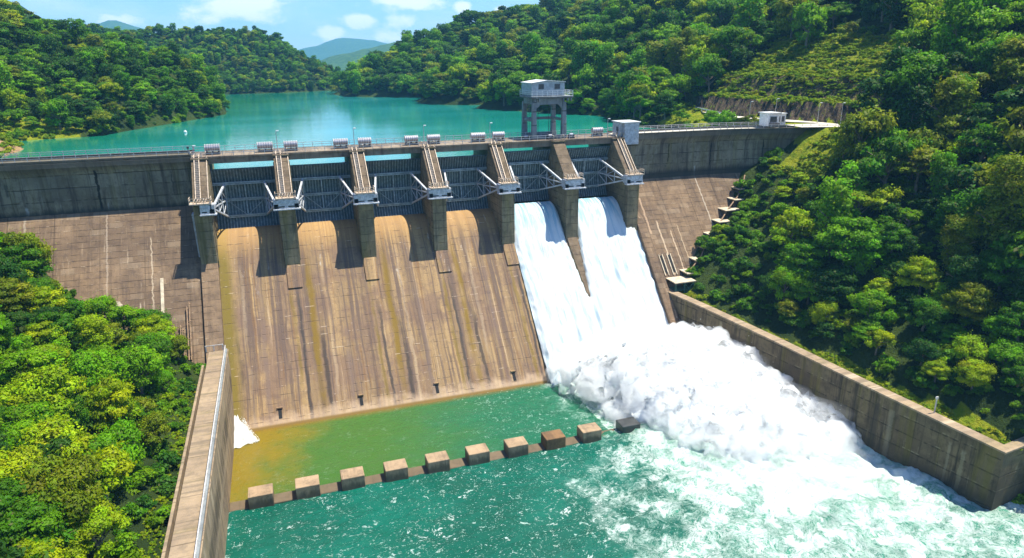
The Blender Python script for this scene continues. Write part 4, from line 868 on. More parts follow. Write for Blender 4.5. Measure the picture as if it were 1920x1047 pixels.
# ---- spray
def puffs():
    import bmesh
    bm = bmesh.new(); R = random.Random(5)
    ico = bmesh.new(); bmesh.ops.create_icosphere(ico, subdivisions=2, radius=1); iv = [v.co.copy() for v in ico.verts]; fi = [[v.index for v in f.verts] for f in ico.faces]; ico.free()
    V = []; Fc = []
    def put(c, r, sq=(1, 1, 1)):
        o = len(V); V.extend([(c[0] + v.x * r * sq[0], c[1] + v.y * r * sq[1], c[2] + v.z * r * sq[2]) for v in iv]); Fc.extend([[o + i for i in f] for f in fi])
    # main boil: a mound running from the toe of the chute downstream
    for k in range(400):
        u = R.random(); y = -17 - 42 * u
        xl = np.interp(-y, [17, 24, 30, 38, 46, 60], [66, 65.5, 67, 70, 73, 82]); xr = np.interp(-y, [17, 30, 45, 60], [93, 97, 99, 101])
        w = R.random(); x = xl + (xr - xl) * w
        top = np.interp(-y, [17, 22, 30, 38, 46, 60], [3.4, 7.4, 10.6, 9.4, 6.0, 1.2]) * (math.sin(PI * min(1, max(0, .10 + .80 * w))) ** .65)
        z = ZW + top * R.random() ** .5; r = R.uniform(.8, 2.6) * (1.1 - .35 * u)
        put((x, y, z - r * .5), r)
    for k in range(16): put((R.uniform(67.5, 72), R.uniform(-43, -36), ZW + R.uniform(-.5, .5)), R.uniform(.4, 1.0))
    for k in range(60):   # crest line against the right wall
        y = R.uniform(-44, -16); x = R.uniform(91, 97.5); put((x, y, ZW + R.uniform(1, 6.2) * np.interp(-y, [16, 24, 44], [.6, 1, .45])), R.uniform(.6, 1.7))
    me = bpy.data.meshes.new('spray_plume'); me.from_pydata(V, [], Fc); me.update()
    return me, V
def spray_mat():
    mt, t, b = new_mat('spray_water'); p = t.pos(); n = t.noise(p, .55, 6, .7)
    c = t.mix(t.ss(t.noise(p, .13, 4), .5, .72), (.88, .90, .90), (.72, .86, .77))
    setb(t, b, col=c, rough=.9, nrm=t.bump(n, .8, .6), spec=.1)
    b.inputs['Subsurface Weight'].default_value = .0
    tr = t.node('ShaderNodeBsdfTranslucent', {'Color': (.9, .95, .95, 1)}); mx = t.node('ShaderNodeMixShader', {0: .42, 1: b.outputs[0], 2: tr.outputs[0]})
    t.l.new(mx.outputs[0], t.n['Material Output'].inputs['Surface']); return mt
M['spray'] = spray_mat()
me, PV = puffs(); me.materials.append(M['spray'])
sp = bpy.data.objects.new('spray_plume', me); C.objects.link(sp); tag(sp, 'billowing white spray boiling up at the foot of the two falls', 'spray', kind='stuff')
rm = sp.modifiers.new('remesh', 'REMESH'); rm.mode = 'VOXEL'; rm.voxel_size = .24; rm.use_smooth_shade = True
dm = sp.modifiers.new('shrink', 'DISPLACE'); dm.strength = -2.3; dm.mid_level = 0
for nm, sz, st in (('a', 3.6, 1.8), ('b', 1.3, .8), ('c', .5, .4)):
    tx = bpy.data.textures.new('spray_' + nm, 'CLOUDS'); tx.noise_scale = sz; tx.noise_depth = 3
    dm = sp.modifiers.new('displace_' + nm, 'DISPLACE'); dm.texture = tx; dm.strength = st; dm.texture_coords = 'GLOBAL'; dm.mid_level = .5
def droplets(name, lab, n, gen, smin, smax, parent=None):
    V = np.zeros((n, 4, 3)); 
    for i in range(n):
        c = np.array(gen()); s_ = smin + (smax - smin) * random.random() ** 3
        a = rng.normal(size=3); a /= np.linalg.norm(a); b_ = np.cross(a, rng.normal(size=3)); b_ /= np.linalg.norm(b_)
        V[i, 0] = c - a * s_; V[i, 1] = c - b_ * s_ * .7; V[i, 2] = c + a * s_; V[i, 3] = c + b_ * s_ * .7
    me = bpy.data.meshes.new(name); me.from_pydata(V.reshape(-1, 3).tolist(), [], [(4 * i, 4 * i + 1, 4 * i + 2, 4 * i + 3) for i in range(n)]); me.materials.append(M['spray'])
    o = bpy.data.objects.new(name, me); C.objects.link(o); return tag(o, lab, 'spray', kind='stuff')
PVa = np.array(PV)
# the veil of fine spray round the boil: the same puffs, larger, as an even volume
ve = me.copy(); ve.name = 'spray_veil'
vm, t, b = new_mat('spray_veil'); t.n.remove(b); p = t.pos(); vn = t.noise(p, .42, 6, .66, .8); vb = t.noise(p, .12, 3)
den = t.m('MULTIPLY', t.ss(t.m('ADD', vn, t.m('MULTIPLY', t.m('SUBTRACT', vb, .5), .4)), .34, .72), 1.5)
vo = t.node('ShaderNodeVolumeScatter', {'Color': (1, 1, 1, 1), 'Density': den, 'Anisotropy': .0}); t.l.new(vo.outputs[0], t.n['Material Output'].inputs['Volume'])
ve.materials.clear(); ve.materials.append(vm); vo_ = bpy.data.objects.new('spray_veil', ve); C.objects.link(vo_); tag(vo_, 'soft veil of fine spray wrapped round the white boil', 'spray', kind='stuff')
rm = vo_.modifiers.new('remesh', 'REMESH'); rm.mode = 'VOXEL'; rm.voxel_size = .5; rm.use_smooth_shade = True
dm = vo_.modifiers.new('swell', 'DISPLACE'); dm.strength = 2.3; dm.mid_level = 0
tx = bpy.data.textures.new('veil', 'CLOUDS'); tx.noise_scale = 2.2; tx.noise_depth = 3
dm = vo_.modifiers.new('displace', 'DISPLACE'); dm.texture = tx; dm.strength = 4.0; dm.texture_coords = 'GLOBAL'; dm.mid_level = .5
def g_sp():
    c = PVa[random.randrange(len(PVa))]; u = random.random() ** 2; return c + np.array([random.gauss(-.1, .45), random.gauss(-.35, .45), abs(random.gauss(.2, .8))]) * (0.3 + 1.9 * u)
droplets('flying_droplets', 'loose droplets thrown off the top of the white spray', 170000, g_sp, .02, .12)
# small outlet jet by the left wall
def jet_gen():
    u = random.random(); y = -17 - 8.5 * u; w = 1.2 + 3.0 * u ** 1.5
    return (2.3 + w * random.random() ** 1.2, y + random.gauss(0, .2), ZW + .1 + 2.3 * (1 - u) * (random.random() * .5 + .5) + random.random() * .35)
jm = MB(); P = []
for u in np.linspace(0, 1, 26):
    w = .9 + 3.2 * u ** 1.6; P.append([(2.2 + w * v_, -16.2 - 8.8 * u + .5 * fbm(v_ * 3, u * 9, 1) - 1.2 * (1 - v_) * u, ZW + .1 + 3.3 * (1 - u) ** 1.2 * (1 - .5 * v_ ** 2) + .3 * fbm(v_ * 5, u * 8, 5)) for v_ in np.linspace(0, 1, 16)])
jb = jm.grid(P).build('outlet_jet', M['spray'], None, smooth=True); tag(jb, 'small white jet of water fanning out at the foot of the left wall', 'water jet', kind='stuff')
o_ = droplets('jet_droplets', 'x', 5000, jet_gen, .03, .12); o_['label'] = 'fine white froth round the small jet at the left wall'
# thin mist hanging over the boil
mm, t, b = new_mat('mist'); t.n.remove(b); vo = t.node('ShaderNodeVolumeScatter', {'Color': (1, 1, 1, 1), 'Density': .055, 'Anisotropy': .0}); t.l.new(vo.outputs[0], t.n['Material Output'].inputs['Volume'])
mb = MB(); P = []
for i in range(49):
    th = 2 * PI * i / 48; row = []
    for j in range(25):
        ph = PI * j / 24; v_ = Vector((math.sin(ph) * math.cos(th), math.sin(ph) * math.sin(th), math.cos(ph))); k_ = 1 + .4 * fbm(v_.x * 3, v_.y * 3, v_.z * 3 + 4)
        row.append((85 + v_.x * 13.5 * k_ - v_.y * 4, -41 + v_.y * 27 * k_, ZW + 2.0 + v_.z * 8.0 * k_))
    P.append(row)
tag(mb.grid(P).build('mist', mm, None, smooth=True), 'thin white mist hanging over the churning basin by the right wall', 'mist', kind='stuff')

# ================================================================= TREES
def crown_mesh(name, seed, nleaf, leaf, style='dome', mat='leaf', core=True):
    """unit crown (radius about 1, height about 1.1): leaf clumps on lobes, with gaps between the lobes"""
    r = np.random.default_rng(seed)
    lobes = []
    if style == 'dome':
        n = 30; sk = r.uniform(-.25, .25, 2)
        for k in range(n):
            a = 2.4 * k + r.uniform(-.8, .8); q = math.sqrt((k + .5) / n) * r.uniform(.8, 1.12); rr = q * .80
            sz = r.choice([.13, .18, .24, .31, .38], p=[.2, .25, .25, .2, .1])
            lobes.append((rr * math.cos(a) + sk[0] * .4, rr * math.sin(a) + sk[1] * .4, .62 * math.sqrt(max(0, 1 - min(1, q * q * .92))) + r.uniform(-.22, .2), sz, r.uniform(.6, .9)))
        for k in range(12):
            a = r.uniform(0, 6.28); lobes.append((.66 * math.cos(a), .66 * math.sin(a), r.uniform(-.45, .12), r.uniform(.12, .25), .8))
    elif style == 'layer':
        for lev, (zz, R_, n) in enumerate(((-.2, .85, 9), (.12, .8, 9), (.42, .62, 7), (.68, .35, 4))):
            for k in range(n):
                a = 6.28 * k / n + r.uniform(-.3, .3) + lev; q = R_ * r.uniform(.55, 1.0)
                lobes.append((q * math.cos(a), q * math.sin(a), zz + r.uniform(-.08, .08), r.uniform(.2, .32), .42))
    elif style == 'tall':
        n = 26
        for k in range(n):
            t_ = (k + .5) / n; zz = -.7 + 2.0 * t_; R_ = .55 * math.sin(PI * min(1, .18 + .82 * (1 - t_))) ** .8
            a = 2.4 * k; lobes.append((R_ * math.cos(a) * .75, R_ * math.sin(a) * .75, zz, r.uniform(.18, .30), .85))
    elif style == 'open':
        for k in range(17):
            a = r.uniform(0, 6.28); q = r.uniform(.2, .95); lobes.append((q * math.cos(a), q * math.sin(a), r.uniform(-.15, .7) * (1.1 - q * .5), r.uniform(.17, .30), .6))
    else:  # bush
        for k in range(16):
            a = r.uniform(0, 6.28); q = r.uniform(0, 1.1); lobes.append((q * math.cos(a) * 1.25, q * math.sin(a) * .9, r.uniform(-.1, .5) * (1.1 - q * .5), r.uniform(.14, .34), .7))
    L = np.array(lobes); w = L[:, 3] ** 1.8; w /= w.sum()
    idx = r.choice(len(L), nleaf, p=w)
    dr = r.normal(size=(nleaf, 3)); dr /= np.linalg.norm(dr, axis=1)[:, None]
    fl = (dr[:, 2] < -.25) & (r.random(nleaf) < .75); dr[fl, 2] *= -1
    lc = L[idx]; rad = lc[:, 3] * (1 + .34 * r.normal(size=nleaf).clip(-2, 1.6) * .5)
    # sub clumps make the lobe surface lumpy
    bumpy = .5 + .5 * np.sin(dr[:, 0] * 7 + idx * 1.7) * np.sin(dr[:, 1] * 7 + idx) * np.sin(dr[:, 2] * 6 + idx * .3)
    rad = rad * (.74 + .46 * bumpy)
    rad = np.where(r.random(nleaf) < .09, rad * r.uniform(1.15, 1.75, nleaf), rad)
    pos = lc[:, :3] + dr * rad[:, None] * np.stack([np.ones(nleaf), np.ones(nleaf), lc[:, 4]], 1)
    nrm = dr * .8 + r.normal(size=(nleaf, 3)) * .55 + np.array([0, 0, .35]); nrm /= np.linalg.norm(nrm, axis=1)[:, None]
    t1 = np.cross(nrm, r.normal(size=(nleaf, 3))); t1 /= np.linalg.norm(t1, axis=1)[:, None]; t2 = np.cross(nrm, t1)
    s_ = leaf * r.uniform(.6, 1.35, nleaf)[:, None]
    V = np.stack([pos - t1 * s_, pos - t2 * s_ * .55, pos + t1 * s_ - nrm * s_ * .25, pos + t2 * s_ * .55], 1).reshape(-1, 3)
    F = np.arange(nleaf * 4).reshape(-1, 4)
    me = bpy.data.meshes.new(name)
    me.vertices.add(len(V)); me.vertices.foreach_set('co', V.reshape(-1).astype(np.float32))
    me.loops.add(nleaf * 4); me.loops.foreach_set('vertex_index', F.reshape(-1).astype(np.int32))
    me.polygons.add(nleaf); me.polygons.foreach_set('loop_start', (np.arange(nleaf) * 4).astype(np.int32)); me.polygons.foreach_set('loop_total', np.full(nleaf, 4, np.int32))
    me.update(calc_edges=True); me.validate()
    sn = dr * .5 + nrm * .85 + np.array([0, 0, .12]); sn /= np.linalg.norm(sn, axis=1)[:, None]
    me.polygons.foreach_set('use_smooth', [True] * nleaf)
    me.normals_split_custom_set(np.repeat(sn, 4, 0).tolist())
    at = me.attributes.new('cl', 'FLOAT_COLOR', 'POINT'); lr = r.random((len(L), 3)); lcx = lr[idx] * .65 + r.random((nleaf, 3)) * .35
    lcx[:, 2] = r.random(nleaf); at.data.foreach_set('color', np.repeat(np.concatenate([lcx, np.ones((nleaf, 1))], 1), 4, 0).reshape(-1).astype(np.float32))
    me.materials.append(M[mat]); return me
def trunk_mesh(name, seed, h0=-1.5, top=.35):
    R = random.Random(seed); m_ = MB()
    m_.tube([(0, 0, h0), (R.uniform(-.05, .05), R.uniform(-.05, .05), -.6), (R.uniform(-.08, .08), R.uniform(-.08, .08), top)], [.085, .06, .03], 7)
    for k in range(9):
        a = R.uniform(0, 6.28); z0 = R.uniform(-.6, .15); q = R.uniform(.4, .85)
        m_.tube([(0, 0, z0), (q * .5 * math.cos(a), q * .5 * math.sin(a), z0 + .25), (q * math.cos(a), q * math.sin(a), z0 + .5)], [.035, .025, .01], 5)
    me = bpy.data.meshes.new(name); me.from_pydata(m_.v, [], m_.f); me.materials.append(M['bark']); me.polygons.foreach_set('use_smooth', [True] * len(m_.f)); return me
NEAR = [(crown_mesh('crown', 11, 15000, .046, 'dome'), 'dome'), (crown_mesh('crown', 12, 13000, .048, 'layer'), 'layer'), (crown_mesh('crown', 13, 13000, .052, 'dome'), 'dome'),
        (crown_mesh('crown', 14, 8500, .055, 'open'), 'open'), (crown_mesh('crown', 15, 11000, .04, 'tall'), 'tall')]
MIDC = [(crown_mesh('crown', 21, 3000, .075, 'dome', 'leaf'), 'dome'), (crown_mesh('crown', 22, 2600, .078, 'layer', 'leaf'), 'layer'), (crown_mesh('crown', 23, 2600, .07, 'tall', 'leaf'), 'tall'), (crown_mesh('crown', 24, 2200, .08, 'open', 'leaf'), 'open')]
TRK = [trunk_mesh('trunk', k) for k in range(3)]
def project(P):
    d_ = P - CAMP; zf = d_ @ CF; return 960 + 1282.2 * (d_ @ CR) / zf, 523.5 - 1282.2 * (d_ @ CU) / zf, zf
def seen(P, tol=5.0, steps=40, mg=110):
    """roughly in front of the photograph's viewpoint and not behind a hill"""
    px, py, zf = project(P); ok = (zf > 3) & (px > -mg) & (px < 1920 + mg) & (py > -mg) & (py < 1047 + mg * 1.3)
    for t_ in np.linspace(.04, .93, steps):
        Q = CAMP + (P - CAMP) * t_; h = T(Q[:, 0], Q[:, 1])[0]; ok &= ~(h > Q[:, 2] + tol)
    return ok
def poisson(x0, x1, y0, y1, sp, seed):
    r = np.random.default_rng(seed); nx = int((x1 - x0) / sp); ny = int((y1 - y0) / sp)
    gx, gy = np.meshgrid(np.arange(nx), np.arange(ny), indexing='ij')
    x_ = x0 + (gx + .5 * (gy % 2) + r.uniform(-.38, .38, gx.shape)) * sp; y_ = y0 + (gy + r.uniform(-.38, .38, gx.shape)) * sp
    return np.stack([x_.ravel(), y_.ravel()], 1)
def slope_ok(x, y):
    return T(x, y)[0] - T(x + 1.5, y)[0]
cand = []   # x, y, ground z, radius, zone
r_ = np.random.default_rng(3)
# left bank below the dam
p = poisson(-75, -3.6, -118, 8.5, 3.9, 1); h, gr, rk, ea = T(p[:, 0], p[:, 1])
fy = 9.9 + KS * (h + 9.4) - 2.2       # keep off the dam face
ok = (p[:, 1] < fy - .3) & (h > -40); p, h = p[ok], h[ok]
R0 = 1.7 + 2.5 * r_.random(len(p)) ** 1.5; R0 = np.where(p[:, 0] > -8, np.minimum(R0, (-p[:, 0]) * .42), R0); 
cand += [(a, b_, z_, q, 0) for (a, b_), z_, q in zip(p, h, R0)]
# right bank below the dam
p = poisson(96, 230, -120, 12, 4.6, 2); h, gr, rk, ea = T(p[:, 0], p[:, 1]); e = p[:, 0] - wall_x(p[:, 1])
xc_ = 153.2 - .3 * (np.clip(p[:, 1], -4, 34) - 8)
ok = (e > 4.6) & (h > -48) & ~((p[:, 1] > -13) & (h > -6) & (p[:, 0] < xc_ + 1)) & (p[:, 1] < 9.9 + KS * (h + 10.5) - 2) & ~((p[:, 0] > xc_) & (p[:, 1] > -4) & (p[:, 0] < xc_ + 20))
p, h, e = p[ok], h[ok], e[ok]; R0 = 2.0 + 4.2 * r_.random(len(p)) ** 1.6; R0 = np.minimum(R0, 1.7 + (e - 4.6) * .4)
cand += [(a, b_, z_, q, 1) for (a, b_), z_, q in zip(p, h, R0)]
# hill above the rock cutting
p = poisson(96, 330, 8, 150, 5.6, 4); h, gr, rk, ea = T(p[:, 0], p[:, 1]); xc_ = 153.2 - .3 * (np.clip(p[:, 1], -4, 34) - 8); dd = p[:, 0] - xc_
r2 = r_.random(len(p))
dense = np.where(p[:, 1] < 60, ss(26, 40, dd) + .9 * ss(16, 4, p[:, 1]) * ss(10, 16, dd), np.where(p[:, 1] < 75, ss(2, 10, p[:, 0] - 140), 1))
ok = (h > -3.4) & (r2 < dense) & ~((p[:, 1] < 70) & (dd < 2) & (p[:, 0] > 130) & (p[:, 1] < 62) ); p, h = p[ok], h[ok]
cand += [(a, b_, z_, q, 2) for (a, b_), z_, q in zip(p, h, 2.6 + 4.2 * r_.random(len(p)) ** 1.4)]
# hand-set trees on the grassy shore behind the crest
for (a, b_, q) in ((134.5, 62, 3.8), (139, 68, 3.2), (137, 40, 2.6), (134.5, 31, 3.1), (138.5, 24.5, 2.4), (131, 72, 4.4), (135, 78, 4.8), (139, 86, 4.6), (143, 75, 4.4), (132.5, 86, 4.2), (136, 55, 2.4)):
    cand.append((a, b_, float(T(a, b_)[0]), q, 2))
# hills round the lake
p = poisson(-170, 14, 20, 230, 5.2, 5); h, gr, rk, ea = T(p[:, 0], p[:, 1]); thin_ = ((p[:, 1] < 104) & (h < 13) & (p[:, 0] < -44)); ok = (h > -3.6) & (~thin_ | (r_.random(len(p)) < .3)); p, h, thin_ = p[ok], h[ok], thin_[ok]
cand += [(a, b_, z_, q if not tn else q * .55, 3) for (a, b_), z_, q, tn in zip(p, h, 1.8 + 2.7 * r_.random(len(p)) ** 1.3, thin_)]
p = poisson(60, 330, 150, 400, 5.2, 6); h, *_ = T(p[:, 0], p[:, 1]); ok = h > -3.6; p, h = p[ok], h[ok]
cand += [(a, b_, z_, q, 4) for (a, b_), z_, q in zip(p, h, 2.1 + 3.8 * r_.random(len(p)) ** 1.4)]
p = poisson(-220, 150, 330, 520, 4.4, 8); h, *_ = T(p[:, 0], p[:, 1]); ok = (h > -3.8) & ~((p[:, 0] > 55) & (p[:, 1] < 400)); p, h = p[ok], h[ok]
cand += [(a, b_, z_, q, 5) for (a, b_), z_, q in zip(p, h, r_.uniform(1.8, 3.3, len(p)))]
p = poisson(-170, 60, 395, 402, 4.4, 9)
A_ = np.array(cand); Pt = A_[:, :3].copy(); Pt[:, 2] += A_[:, 3] * 1.8
ok = seen(Pt); A_ = A_[ok]
A_ = A_[~((A_[:, 0] > -4.0) & (A_[:, 0] < 92) & (A_[:, 1] < 20))]
_q = A_[:, :3].copy(); _q[:, 2] += A_[:, 3] * 1.1; _x, _y, _f = project(_q)
_lim = np.interp(_y, [300, 330, 380, 470, 545, 600], [1430, 1440, 1440, 1420, 1385, 1300])
A_ = A_[~((A_[:, 4] == 1) & (_y > 290) & (_y < 600) & (_x - A_[:, 3] * 1.25 * 1282 / _f < _lim))]
_q = A_[:, :3].copy(); _q[:, 2] += A_[:, 3] * 1.1; _x, _y, _f = project(_q); _r = A_[:, 3] * 1282 / _f
_dd = np.hypot(A_[:, 0] - CAMP[0], A_[:, 1] - CAMP[1])
A_ = A_[~((_dd < 196) & (_x + _r > 1385) & (_x - _r < 1560) & (_y - _r < 243) & (_y + _r > 190)) & ~((A_[:, 4] == 1) & (_x + _r > 1480) & (_x - _r * .8 < 1560) & (_y - _r < 300) & (_y > 200))]
D_ = np.linalg.norm(A_[:, :3] - CAMP, axis=1); size = A_[:, 3] / D_
Pc = A_[:, :3].copy(); Pc[:, 2] += A_[:, 3] * 1.2; px, py, zf = project(Pc); inside = (px > -25) & (px < 1945) & (py > -25) & (py < 1072)
order = np.argsort(-(size + inside * 1.0)); A_ = A_[order]; inside = inside[order]; D_ = D_[order]
NI = 300
print('trees in view', len(A_), 'inside', int(inside.sum()))
TONES = [('yellow-green', [(.20, .32, .003), (.26, .34, .003)]), ('bright green', [(.10, .26, .003), (.14, .29, .003)]), ('mid green', [(.055, .16, .004), (.07, .19, .005)]), ('dark green', [(.025, .085, .010), (.035, .10, .012)]), ('olive', [(.14, .19, .006), (.16, .20, .008)])]
for nm, cc in TONES: M[nm] = foliage('foliage_' + nm.replace(' ', '_').replace('-', '_'), cc)
kinds = {'dome': 'round-topped', 'layer': 'layered flat-topped', 'open': 'loose', 'tall': 'narrow'}
def where(x, y, z, zone):
    if zone == 0:
        if x > -8: return 'leaning over the left wall' if y < -45 else 'near the top end of the left wall'
        if y > -14: return 'against the left dam face'
        return 'on the lower left bank' if x > -22 else 'high on the left bank'
    if zone == 1:
        e = x - float(wall_x(y))
        if y > -22: return 'beside the stepped blocks' if x < 128 else 'below the right end of the dam'
        if e < 14: return 'just above the stained right wall'
        if e < 34: return 'midway up the right bank'
        return 'high on the right bank'
    return {2: 'on the hill behind the gatehouse' if x > 150 else 'on the shore behind the crest', 3: 'on the left shore of the lake', 4: 'on the far right shore', 5: 'on the far shore'}[zone]
def place_tree(x, y, z, R, zone, k):
    rr = random.random(); near = D_[k] < 150
    if near: me, st = NEAR[0] if rr < .24 else NEAR[1] if rr < .46 else NEAR[2] if rr < .66 else NEAR[3] if rr < .87 else NEAR[4]
    else: me, st = MIDC[0] if rr < .45 else MIDC[1] if rr < .7 else MIDC[2] if rr < .82 else MIDC[3]
    hs = random.uniform(.85, 1.35); lift = 1.25 if st != 'tall' else 1.3
    t = bpy.data.objects.new('tree', None); C.objects.link(t); t.location = (x, y, z - .3); t.rotation_euler = (random.uniform(-.08, .08), random.uniform(-.08, .08), random.uniform(0, 6.28)); t.empty_display_size = .5
    s_ = R * (1.0 if st != 'tall' else 1.15)
    c = bpy.data.objects.new('crown', me); C.objects.link(c); c.parent = t; c.location = (0, 0, lift * s_ * .9); c.scale = (s_, s_, s_ * hs)
    w = bpy.data.objects.new('trunk', random.choice(TRK)); C.objects.link(w); w.parent = t; w.location = (0, 0, lift * s_ * .9); w.scale = (s_, s_, s_)
    tn, _c = TONES[random.choices(range(5), (.24, .30, .22, .12, .12) if zone else (.28, .34, .20, .06, .12))[0]]
    c.material_slots[0].link = 'OBJECT'; c.material_slots[0].material = M[tn]
    size_ = 'small' if R < 2.9 else 'large' if R > 4.3 else 'medium'
    qx, qy, _f = project(np.array([x, y, z + R * 1.3])); rows = ['at the very top', 'near the top', 'upper', 'middle', 'lower', 'near the bottom', 'bottom']; cols = ['far left', 'left', 'left of centre', 'centre', 'right of centre', 'right', 'far right', 'right edge']
    w_ = where(x, y, z, zone)
    place = (['bottom', 'low', 'lower middle', 'middle', 'upper', 'high', 'top'][int(np.clip(6 - (qy / 1047) * 7, 0, 6))]) + ' ' + (['left edge', 'far left', 'left', 'inner left', 'centre', 'inner right', 'right', 'far right', 'right edge'][int(np.clip(qx / 1920 * 9, 0, 8))])
    tag(t, '%s %s %s tree %s, %s' % (size_, kinds[st], tn, w_, place), 'tree', '%s %s trees %s' % (size_, kinds[st], where(x, y, z, zone)))
    return c
src_near = src_mid = None
for k in range(min(NI, len(A_))):
    place_tree(A_[k, 0], A_[k, 1], A_[k, 2], A_[k, 3], int(A_[k, 4]), k)
# tall emergent trees on the left skyline and by the hut
# everything farther: one forest
def scatter(name, pts, scales, meshes, kind_label, cat, tilt=.1, squash=None, seed=1):
    """points carrying instances of a few crown meshes"""
    r = np.random.default_rng(seed); n = len(pts)
    me = bpy.data.meshes.new(name); me.vertices.add(n); me.vertices.foreach_set('co', np.asarray(pts, np.float32).reshape(-1)); me.update()
    a = me.attributes.new('sc', 'FLOAT_VECTOR', 'POINT'); hs = r.uniform(.8, 1.2, n) if squash is None else squash
    a.data.foreach_set('vector', np.stack([scales, scales, scales * hs], 1).reshape(-1).astype(np.float32))
    a = me.attributes.new('rt', 'FLOAT_VECTOR', 'POINT'); a.data.foreach_set('vector', np.stack([r.uniform(-tilt, tilt, n), r.uniform(-tilt, tilt, n), r.uniform(0, 6.28, n)], 1).reshape(-1).astype(np.float32))
    a = me.attributes.new('ix', 'INT', 'POINT'); a.data.foreach_set('value', r.integers(0, len(meshes), n).astype(np.int32))
    o = bpy.data.objects.new(name, me); C.objects.link(o)
    ng = bpy.data.node_groups.new(name + '_nodes', 'GeometryNodeTree')
    ng.interface.new_socket('Geometry', in_out='INPUT', socket_type='NodeSocketGeometry'); ng.interface.new_socket('Geometry', in_out='OUTPUT', socket_type='NodeSocketGeometry')
    N = ng.nodes; Lk = ng.links; gi = N.new('NodeGroupInput'); go = N.new('NodeGroupOutput')
    m2p = N.new('GeometryNodeMeshToPoints'); Lk.new(gi.outputs[0], m2p.inputs[0])
    jo = N.new('GeometryNodeJoinGeometry')
    ip = N.new('GeometryNodeInstanceOnPoints'); Lk.new(m2p.outputs[0], ip.inputs['Points'])
    for ob in reversed(meshes):
        oi = N.new('GeometryNodeObjectInfo'); oi.inputs['Object'].default_value = ob; oi.inputs['As Instance'].default_value = True; oi.transform_space = 'ORIGINAL'
        Lk.new(oi.outputs['Geometry'], jo.inputs[0])
    Lk.new(jo.outputs[0], ip.inputs['Instance']); ip.inputs['Pick Instance'].default_value = True
    def attr(nm, dt):
        q = N.new('GeometryNodeInputNamedAttribute'); q.data_type = dt; q.inputs['Name'].default_value = nm; return q.outputs['Attribute']
    Lk.new(attr('ix', 'INT'), ip.inputs['Instance Index']); Lk.new(attr('sc', 'FLOAT_VECTOR'), ip.inputs['Scale'])
    e2r = N.new('FunctionNodeEulerToRotation'); Lk.new(attr('rt', 'FLOAT_VECTOR'), e2r.inputs[0]); Lk.new(e2r.outputs[0], ip.inputs['Rotation'])
    Lk.new(ip.outputs[0], go.inputs[0])
    md = o.modifiers.new('scatter', 'NODES'); md.node_group = ng
    return tag(o, kind_label, cat, kind='stuff')
def source(me, mat=None, loc=None):
    """a crown already standing in the scene, used as the scattered shape"""
    for o in C.objects:
        if o.type == 'MESH' and o.data == me: return o
ms = []
for me, st in MIDC:
    o = source(me)
    if o is None: k = NI - 1 - len(ms); o = bpy.data.objects.new('crown', me); C.objects.link(o); t = [q for q in C.objects if q.name.startswith('tree')][-1 - len(ms)]; [setattr(ch, 'data', me) for ch in t.children if ch.name.startswith('crown')]; bpy.data.objects.remove(o); o = source(me)
    ms.append(o)
pool = {}
for o in C.objects:     # one standing crown of every shape and tone
    if o.type == 'MESH' and o.name.startswith('crown') and o.data in [q[0] for q in MIDC]: pool.setdefault((o.data.name, o.material_slots[0].material.name), o)
W_ = {'yellow-green': 1, 'bright green': 2, 'mid green': 4, 'dark green': 3, 'olive': 1}
tone_of = {M[n_].name: n_ for n_, _c in TONES}
big = []
for (dn, mn), o in pool.items(): big += [o] * W_[tone_of.get(mn, 'olive')]
print('forest sources', len(pool), len(big))
rest = A_[NI:]; far_ = rest[:, 4] >= 0
pts = rest[:, :3].copy(); pts[:, 2] += rest[:, 3] * .95
scatter('forest', pts, rest[:, 3] * 1.12, big or ms, 'dense green forest covering the hills round the lake', 'forest')
# undergrowth: low leafy cover on every bank, and yellow-green shrubs on the grassy parts
bme = crown_mesh('shrub_leaves', 31, 1500, .10, 'bush', 'leaf'); bme2 = crown_mesh('shrub_leaves', 32, 1300, .11, 'bush', 'bush')
def shrub(x, y, r, me, lab):
    z = float(T(x, y)[0]); o = bpy.data.objects.new('shrub', me); C.objects.link(o); o.location = (x, y, z); o.scale = (r, r, r); tag(o, lab, 'shrub'); return o
s1b = shrub(-3.4, -36, .9, crown_mesh('shrub_leaves', 33, 1500, .13, 'open', 'leaf'), 'loose shrub hanging over the outer kerb of the left wall')
s1 = shrub(-3.6, -58, 1.0, bme, 'low dark shrub leaning on the outer edge of the left wall'); s2 = shrub(99.6, -16.5, 1.2, bme2, 'yellow-green shrub beside the green-legged platform')
def cover(x0, x1, y0, y1, sp, seed, cond):
    p = poisson(x0, x1, y0, y1, sp, seed); p = p + np.random.default_rng(seed + 9).normal(size=p.shape) * sp * .45; h, gr, rk, ea = T(p[:, 0], p[:, 1]); ok = cond(p[:, 0], p[:, 1], h, gr, rk, ea); p, h = p[ok], h[ok]
    P_ = np.stack([p[:, 0], p[:, 1], h], 1); P_ = P_[np.random.default_rng(seed + 5).random(len(P_)) < .82]; return P_[seen(P_ + np.array([0, 0, 2.0]), 3.0, 30, 60)]
def dam_clear(x, y, h): return (y < 9.9 + KS * (h + 10.0) - 1.6) | (y > 18)
c1 = cover(-70, -2.6, -118, 8, 1.9, 41, lambda x, y, h, g, r, e: (h > -40) & dam_clear(x, y, h) & (x < -2.6))
c2 = cover(96, 175, -112, 8, 2.1, 42, lambda x, y, h, g, r, e: (h > -48) & dam_clear(x, y, h) & (x - wall_x(y) > 3.6) & ~((h > -1.5) & (h < 1.0) & (y > -10)) & (g < .6))
c3 = cover(-110, -4, 20, 190, 3.0, 43, lambda x, y, h, g, r, e: (h > -3.7) & (e < .5))
c4 = cover(100, 235, 14, 150, 2.8, 44, lambda x, y, h, g, r, e: (h > -3.7) & (g < .5) & (r < .5))
P_ = np.concatenate([c1, c2, c3, c4]); print('undergrowth', len(P_))
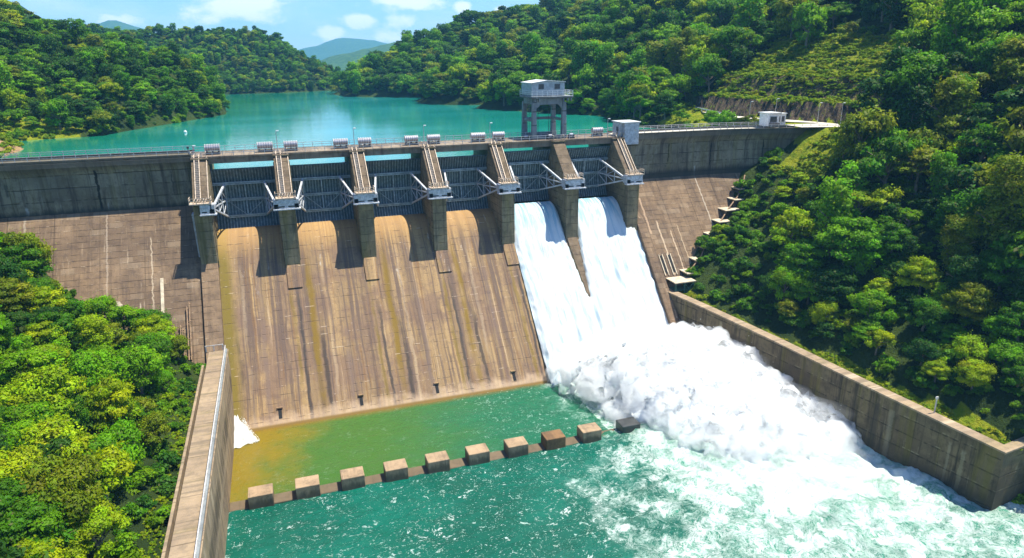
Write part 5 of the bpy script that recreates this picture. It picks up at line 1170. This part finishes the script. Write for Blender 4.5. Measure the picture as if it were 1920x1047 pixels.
scatter('undergrowth', P_, np.random.default_rng(9).uniform(.7, 2.4, len(P_)), [s1, s1b], 'dark low undergrowth between the trees', 'undergrowth', .2)
g1 = cover(100, 200, -14, 64, 1.35, 45, lambda x, y, h, g, r, e: (g > .5) & (r < .6) & ~((h < 1.2) & (x > 132) & (y < 66) & (y > -3)) & (h > -12) & (dam_clear(x, y, h)))
g2 = cover(96, 112, -80, -10, .8, 46, lambda x, y, h, g, r, e: (g > .5) & (x - wall_x(y) > 1.2) & (x - wall_x(y) < 3.2) & ~((y > -14) & (x < 101)))
g2 = g2[np.random.default_rng(2).random(len(g2)) < .55]
g3 = cover(-75, -36, 25, 112, 1.9, 47, lambda x, y, h, g, r, e: (h > -3.6) & (g > .5)); g3 = g3[np.random.default_rng(2).random(len(g3)) < .5]
g5 = cover(100, 155, 14, 66, 1.6, 48, lambda x, y, h, g, r, e: (g > .5) & (h < 1.5) & (h > -3.8) & (x < 141)); g5 = g5[(np.random.default_rng(2).random(len(g5)) < .6) & ~((g5[:, 0] > 131) & (g5[:, 1] < 34))]
g4 = cover(-4.5, -1.9, -90, -20, .7, 49, lambda x, y, h, g, r, e: x < -2.0)
P_ = np.concatenate([g1, g2, g3, g4, g5]); rr = np.random.default_rng(8); sc_ = np.concatenate([rr.uniform(.5, 1.5, len(g1)), rr.uniform(.3, .8, len(g2)), rr.uniform(.7, 1.7, len(g3)), rr.uniform(.3, .7, len(g4)), rr.uniform(.5, 1.2, len(g5))]); print('shrubs', len(P_))
scatter('ground_cover', P_, sc_, [s2], 'bright yellow-green ground cover on the terraces and along the walls', 'ground cover', .3)

# ================================================================= AIR
hm, t, b = new_mat('haze'); t.n.remove(b)
vo = t.node('ShaderNodeVolumePrincipled', {'Color': (.22, .58, 1.0, 1), 'Density': .00015, 'Anisotropy': .1}); t.l.new(vo.outputs[0], t.n['Material Output'].inputs['Volume'])
tag(MB().box(-1700, 1700, -420, 5400, -54.5, 260).build('haze', hm, None), kind='stuff')
